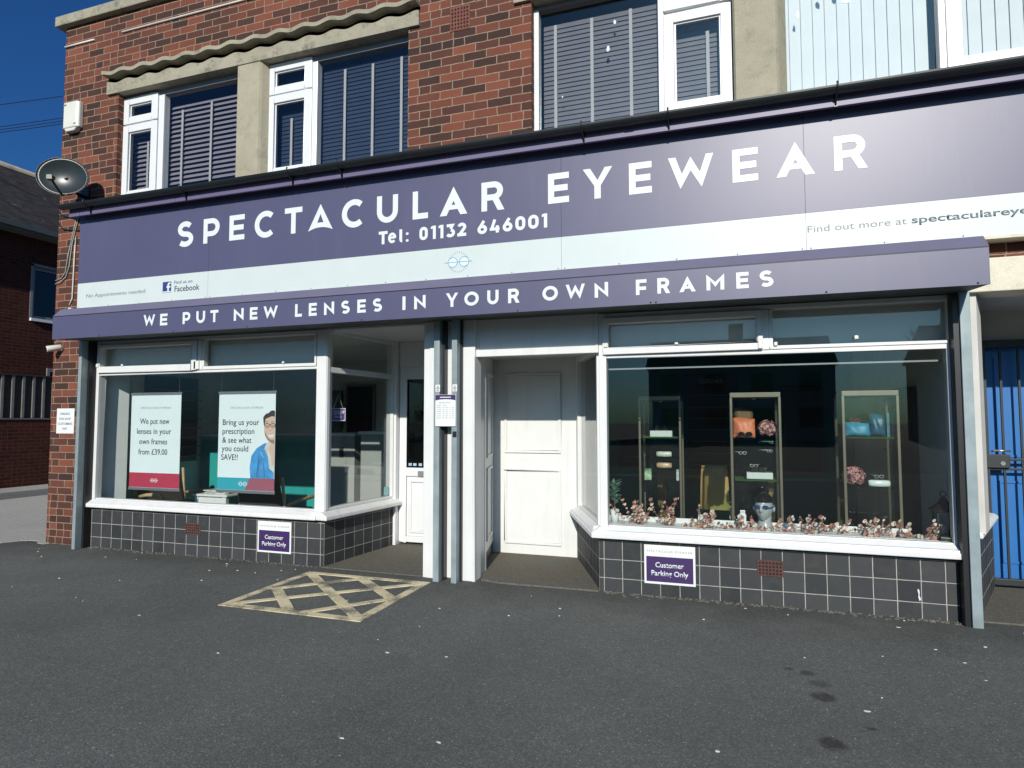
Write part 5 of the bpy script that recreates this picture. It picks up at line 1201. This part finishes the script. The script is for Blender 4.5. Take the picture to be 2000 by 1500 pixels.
g.face((F[n][0],F[n][1],F[n][2],F[n][3],Bk[n][3],Bk[n][2],Bk[n][1],Bk[n][0])); M_ply = paint('tan ply', (.62,.40,.16), .4, .12, 8)
obj('backrest', g, M_ply, CH)
g = MB(); g.box(.68,1.04,2.15,2.55,.45,.468); obj('seat', g, M_ply, CH, bevel=.006)
for x, y in ((.69,2.16),(1.03,2.16),(.71,2.53),(1.01,2.53)):
    g = MB(); g.tube([(x,y,.45),(x+(x-.86)*.15,y-.02,.02)],.010,8); obj('leg', g, M_alu, CH)
M_ply2 = paint('walnut table', (.20,.13,.06), .5, .12, 8)
TT = thing('table', 'plain wooden table behind the tan chair', 'table', (.85,2.9,.02))
g = MB(); g.box(.15,1.55,2.6,3.2,.73,.76); obj('tabletop', g, M_ply2, TT)
for x in (.22,1.48):
    for y in (2.65,3.15):
        g = MB(); g.box(x-.03,x+.03,y-.03,y+.03,.02,.73); obj('leg', g, M_ply2, TT)
DSG = thing('wall_sign', 'dark navy DESIGNER header board on the back wall', 'sign', (.81,3.93,1.87))
g = MB(); g.box(.46,1.17,3.92,4.0,1.87,2.06); obj('board', g, paint('navy board', (.012,.022,.042), .5, .05), DSG)
text_mesh('DESIGNER',.655,.975,1.935,.06,3.918,paint('dim grey lettering', (.25,.32,.36), .5),DSG,bold=.02)
def wallpanel(x0, x1, z0, z1, y, lab, rows, face):
    o = thing('framed_display', lab, 'display', ((x0+x1)/2,y,z0)); g = MB(); g.box(x0,x1,y-.03,y,z0,z1); obj('panel', g, face, o)
    g = MB(); f = .03; g.box(x0-f,x0,y-.045,y,z0-f,z1+f); g.box(x1,x1+f,y-.045,y,z0-f,z1+f); g.box(x0,x1,y-.045,y,z1,z1+f); g.box(x0,x1,y-.045,y,z0-f,z0); obj('frame', g, paint('dark display frame', (.045,.05,.05), .5), o)
    for k in range(rows):
        g = MB(); z = z0+(z1-z0)*(k+.5)/rows; g.box(x0+.03,x1-.03,y-.07,y-.031,z,z+.012); obj('shelf', g, paint('clear shelf', (.14,.14,.13), .3), o)
wallpanel(-.47,-.06,.75,1.80,3.99,'dark framed display panel at the left of the back wall',4,paint('black panel', (.015,.018,.02), .4)); wallpanel(.50,1.13,.55,1.84,3.99,'tall shelved display under the DESIGNER board',8,paint('dark brown panel', (.05,.045,.04), .6, .2)); wallpanel(1.76,2.20,.72,1.84,3.99,'dark framed poster panel at the right of the back wall',0,paint('black panel', (.015,.018,.02), .4))
g = MB(); g.box(-1.55,2.59,3.97,3.999,.60,.64); o = obj('dado_rail', g, M_teal, B)
RR = thing('display_rack', 'brown spectacle rack with protruding rods on the right shop wall', 'rack', (2.57,1.5,.3))
g = MB(); g.box(2.55,2.60,1.15,1.85,.25,1.72); obj('back_panel', g, paint('taupe panel', (.12,.10,.085), .6, .1), RR)
for k in range(6):
    g = MB(); z = 1.62-.09*k; g.tube([(2.55,1.42,z),(2.47,1.40,z+.012),(2.40,1.36,z-.004),(2.37,1.35,z-.02)],.005,5); obj('rod', g, M_black, RR)
# lantern on the sill
LN = thing('lantern', 'black metal lantern with domed top in the corner of the right window', 'lantern', (2.50,.215,.545))
lx, ly = 2.505, .215
g = MB(); g.box(lx-.068,lx+.068,ly-.068,ly+.068,.546,.562); obj('base', g, M_black, LN, bevel=.003)
for a in (-.055,.055):
    for b in (-.055,.055):
        g = MB(); g.box(lx+a-.007,lx+a+.007,ly+b-.007,ly+b+.007,.562,.745); obj('post', g, M_black, LN)
for a in (-.055,.055):
    g = MB(); g.box(lx+a-.002,lx+a+.002,ly-.048,ly+.048,.565,.742); obj('pane', g, M_glass_cab, LN)
    g = MB(); g.box(lx-.048,lx+.048,ly+a-.002,ly+a+.002,.565,.742); obj('pane', g, M_glass_cab, LN)
g = MB(); k = math.sqrt(2); g.xf = Matrix.Translation((lx,ly,0)) @ Matrix.Rotation(R(45),4,'Z'); g.lathe([(.078*k,.745),(.080*k,.752),(.060*k,.775),(.034*k,.80),(.022*k,.825),(.022,.84),(.012,.85)],4); obj('roof', g, M_black, LN)
g = MB(); g.tube([(lx+.02*math.cos(2*math.pi*i/12),ly,.872+.022*math.sin(2*math.pi*i/12)) for i in range(12)],.004,6,True); obj('ring', g, M_black, LN)
g = MB(); g.lathe([(.022,.563),(.022,.64),(.018,.645)],12,(lx,ly,0)); obj('candle', g, paint('cream candle', (.6,.58,.5), .5), LN)
# mannequin head with cap and goggles, box, plant
MH = thing('mannequin_head', 'white mannequin head with black swim cap and blue goggles', 'mannequin', (1.262,.22,.546))
rot = Matrix.Translation((1.262,.22,.70)) @ Matrix.Rotation(R(-16),4,'Z')
M_cer = paint('pearl grey ceramic', (.34,.37,.365), .3, .04)
def headfn(d, q):
    x, y, z = q; f = max(0, -d.y)
    if d.z < 0: x *= 1-.46*d.z*d.z; y *= 1-.16*d.z*d.z
    a = math.exp(-((d.x/.16)**2))*f
    y -= .030*a*math.exp(-(((d.z+.14)/.15)**2)) + .014*a*math.exp(-(((d.z-.02)/.12)**2))   # nose
    y -= .007*math.exp(-((d.x/.30)**2))*f*math.exp(-(((d.z+.46)/.07)**2)) + .006*math.exp(-((d.x/.30)**2))*f*math.exp(-(((d.z+.60)/.06)**2))  # lips
    y -= .010*math.exp(-((d.x/.3)**2))*f*math.exp(-(((d.z+.82)/.12)**2))                    # chin
    y += .016*f*math.exp(-(((abs(d.x)-.36)/.16)**2))*math.exp(-(((d.z-.06)/.12)**2))        # eye sockets
    return Vector((x,y,z))
g = MB(); g.xf = rot; g.blob((0,0,.02),.068,.092,.117,48,40,headfn)
for k in (-1,1): g.blob((k*.074,.008,.012),.011,.020,.028,10,8)
g.lathe([(.075,-.155),(.060,-.13),(.049,-.09),(.050,-.04)],20,(0,.02,0)); obj('face', g, M_cer, MH)
g = MB(); g.xf = rot
def capfn(d, q): 
    zc = .028-.22*max(0,d.y)*.113; return Vector((q.x,q.y,max(q.z,zc+.02-.0*q.y)))
g.blob((0,.004,.024),.079,.099,.118,32,20,lambda d, q: Vector((q.x*(1 if q.z > .03 else .97),q.y,max(q.z,.035+.25*min(0,-q.y)*1.0 if q.y > 0 else .045)))); obj('swim_cap', g, paint('black latex', (.01,.01,.012), .25), MH)
g = MB(); g.xf = rot @ Matrix.Translation((0,0,.02)); g.tube([(.078*math.cos(a),.098*math.sin(a),.012+.01*math.sin(a)) for a in [2*math.pi*i/28 for i in range(28)]],.005,6,True); o = obj('goggle_strap', g, paint('blue rubber', (.02,.06,.22), .4), MH)
for k in (-1,1):
    g = MB(); g.xf = rot; g.blob((k*.031,-.087,.030),.026,.013,.015,14,8); obj('goggle_lens', g, paint('blue goggle lens', (.012,.04,.16), .08, .1), MH)
g = MB(); g.box(1.072,1.125,.19,.225,.546,.66); g.box(1.080,1.118,.195,.205,.66,.692); bx_ = tag(obj('product_box', g, M_upvc, bevel=.002), 'small white product box standing beside the mannequin head', 'box')
ORG[bx_.name] = Vector((0,0,0)); g = MB(); g.box(1.088,1.102,.1885,.19,.625,.64); g.box(1.082,1.092,.1885,.19,.575,.59); g.box(1.10,1.118,.1885,.19,.57,.585); g.box(1.085,1.113,.1935,.195,.676,.68); obj('printed_mark', g, M_greytxt, bx_)
PP = thing('potted_plant', 'small green plant in a white pot at the left end of the right window', 'plant', (.062,.19,.546))
g = MB(); g.lathe([(.030,.546),(.036,.60),(.038,.655),(.034,.655),(.032,.62)],18,(.062,.19,0)); obj('pot', g, M_upvc, PP)
g = MB(); g.tube([(.062,.19,.62),(.06,.19,.70),(.064,.19,.80)],.005,6); obj('stem', g, paint('brown stem', (.12,.06,.03), .8), PP)
def leaf(g, c, d, l, w, up):
    d = d.normalized(); sd = d.cross(up).normalized(); up = sd.cross(d)
    a = g.pt(c); b = g.pt(c+d*l*.5+sd*w+up*w*.25); e = g.pt(c+d*l); f = g.pt(c+d*l*.5-sd*w+up*w*.25); m_ = g.pt(c+d*l*.5)
    g.face((a,m_,b)); g.face((b,m_,e)); g.face((a,f,m_)); g.face((m_,f,e))
g = MB()
for i in range(64):
    z = rng.uniform(.70,.88); a = rng.uniform(0,6.28); g.mat = rng.randrange(2)
    leaf(g, Vector((.062,.19,z)), Vector((math.cos(a),math.sin(a),rng.uniform(.1,1.0))), rng.uniform(.05,.085), rng.uniform(.010,.016), Vector((0,0,1)))
obj('leaves', g, [paint('sage leaf', (.10,.22,.16), .6, .2, 20), paint('pale sage leaf', (.20,.34,.28), .6, .2, 20)], PP)
# dried eucalyptus along the sill
M_euc = [paint('dusty rose leaf', (.42,.21,.18), .75, .15, 25), paint('pale pink leaf', (.62,.46,.39), .75, .12, 25), paint('brown leaf', (.22,.10,.075), .75, .2, 25), paint('grey green leaf', (.44,.47,.42), .75, .12, 25), paint('rust leaf', (.44,.20,.12), .75, .2, 25)]
def eucalyptus(x0, x1, n, tall, lab, sprigs=()):
    o = thing('eucalyptus_spray', lab, 'dried flowers', ((x0+x1)/2,.15,.546), 'dried eucalyptus along the window sill')
    gs = MB(); gl = MB()
    for i in range(n+3*len(sprigs)):
        bx0 = Vector((rng.uniform(x0,x1),rng.uniform(.085,.23),.552)); h = rng.choice(tall)*rng.uniform(.6,1.15); ax = rng.uniform(-1,1)
        if i >= n: sx_, h = sprigs[(i-n)//3]; bx0.x = sx_+rng.uniform(-.03,.03); bx0.y = rng.uniform(.11,.17); h *= rng.uniform(.55,1.0); ax = rng.uniform(-.35,.35)
        d = Vector((ax,rng.uniform(-.15,.25),h*9+(.5 if i >= n else 0))).normalized(); ln = .07+h; p = bx0; path = [tuple(p)]
        for k in range(5):
            p = p+d*ln/5; p.z = max(p.z,.553); p.y = max(.075,p.y); path.append(tuple(p)); d = (d+Vector((rng.uniform(-.25,.25),rng.uniform(-.12,.12),rng.uniform(-.22,.10)))).normalized()
            for sd in range(rng.choice((2,2,3))):
                a = rng.uniform(0,6.28); nrm = Vector((math.cos(a)*.9,math.sin(a)-.5,rng.uniform(-.2,.9))).normalized(); t = nrm.orthogonal().normalized(); b = nrm.cross(t); r = rng.choice((.007,.009,.012,.016))*rng.uniform(.8,1.15)
                c = p+Vector((math.cos(a),math.sin(a)*.6,.2)).normalized()*r*.9
                if c.y < .062: c.y = .062+r*.3
                c.z = max(c.z,.553+r*.3)
                gl.mat = rng.choice((0,0,1,1,2,2,3,4)); el = rng.uniform(.5,.95); m_ = gl.pt(c-nrm*r*.25); ring = [gl.pt(c+r*((math.cos(q*math.pi/4))*t*1.2+(math.sin(q*math.pi/4))*b*el)+nrm*r*.25*rng.uniform(-1,1)) for q in range(8)]
                for q in range(8): gl.face((m_,ring[q],ring[(q+1)%8]))
        gs.tube(path,.0016,4)
    obj('twigs', gs, paint('twig', (.30,.17,.09), .8), o); obj('leaves', gl, M_euc, o)
eucalyptus(.11,.56,15,(.01,.03,.05,.12,.17),'dusty pink eucalyptus sprays at the left of the right window sill',((.255,.12),(.30,.07),(.475,.12),(.52,.06)))
eucalyptus(.72,.90,10,(.02,.05,.08,.10),'dusty pink eucalyptus clump below the wooden chair',((.77,.07),(.86,.06)))
eucalyptus(.95,1.70,22,(.005,.01,.015,.03),'low dusty pink eucalyptus in front of the mannequin head',((1.10,.03),(1.49,.05),(1.56,.07),(1.68,.05)))
eucalyptus(1.72,2.44,20,(.005,.01,.02,.05,.09),'trailing dusty pink eucalyptus at the right end of the sill',((2.02,.06),(2.08,.08),(2.22,.05),(2.40,.07)))
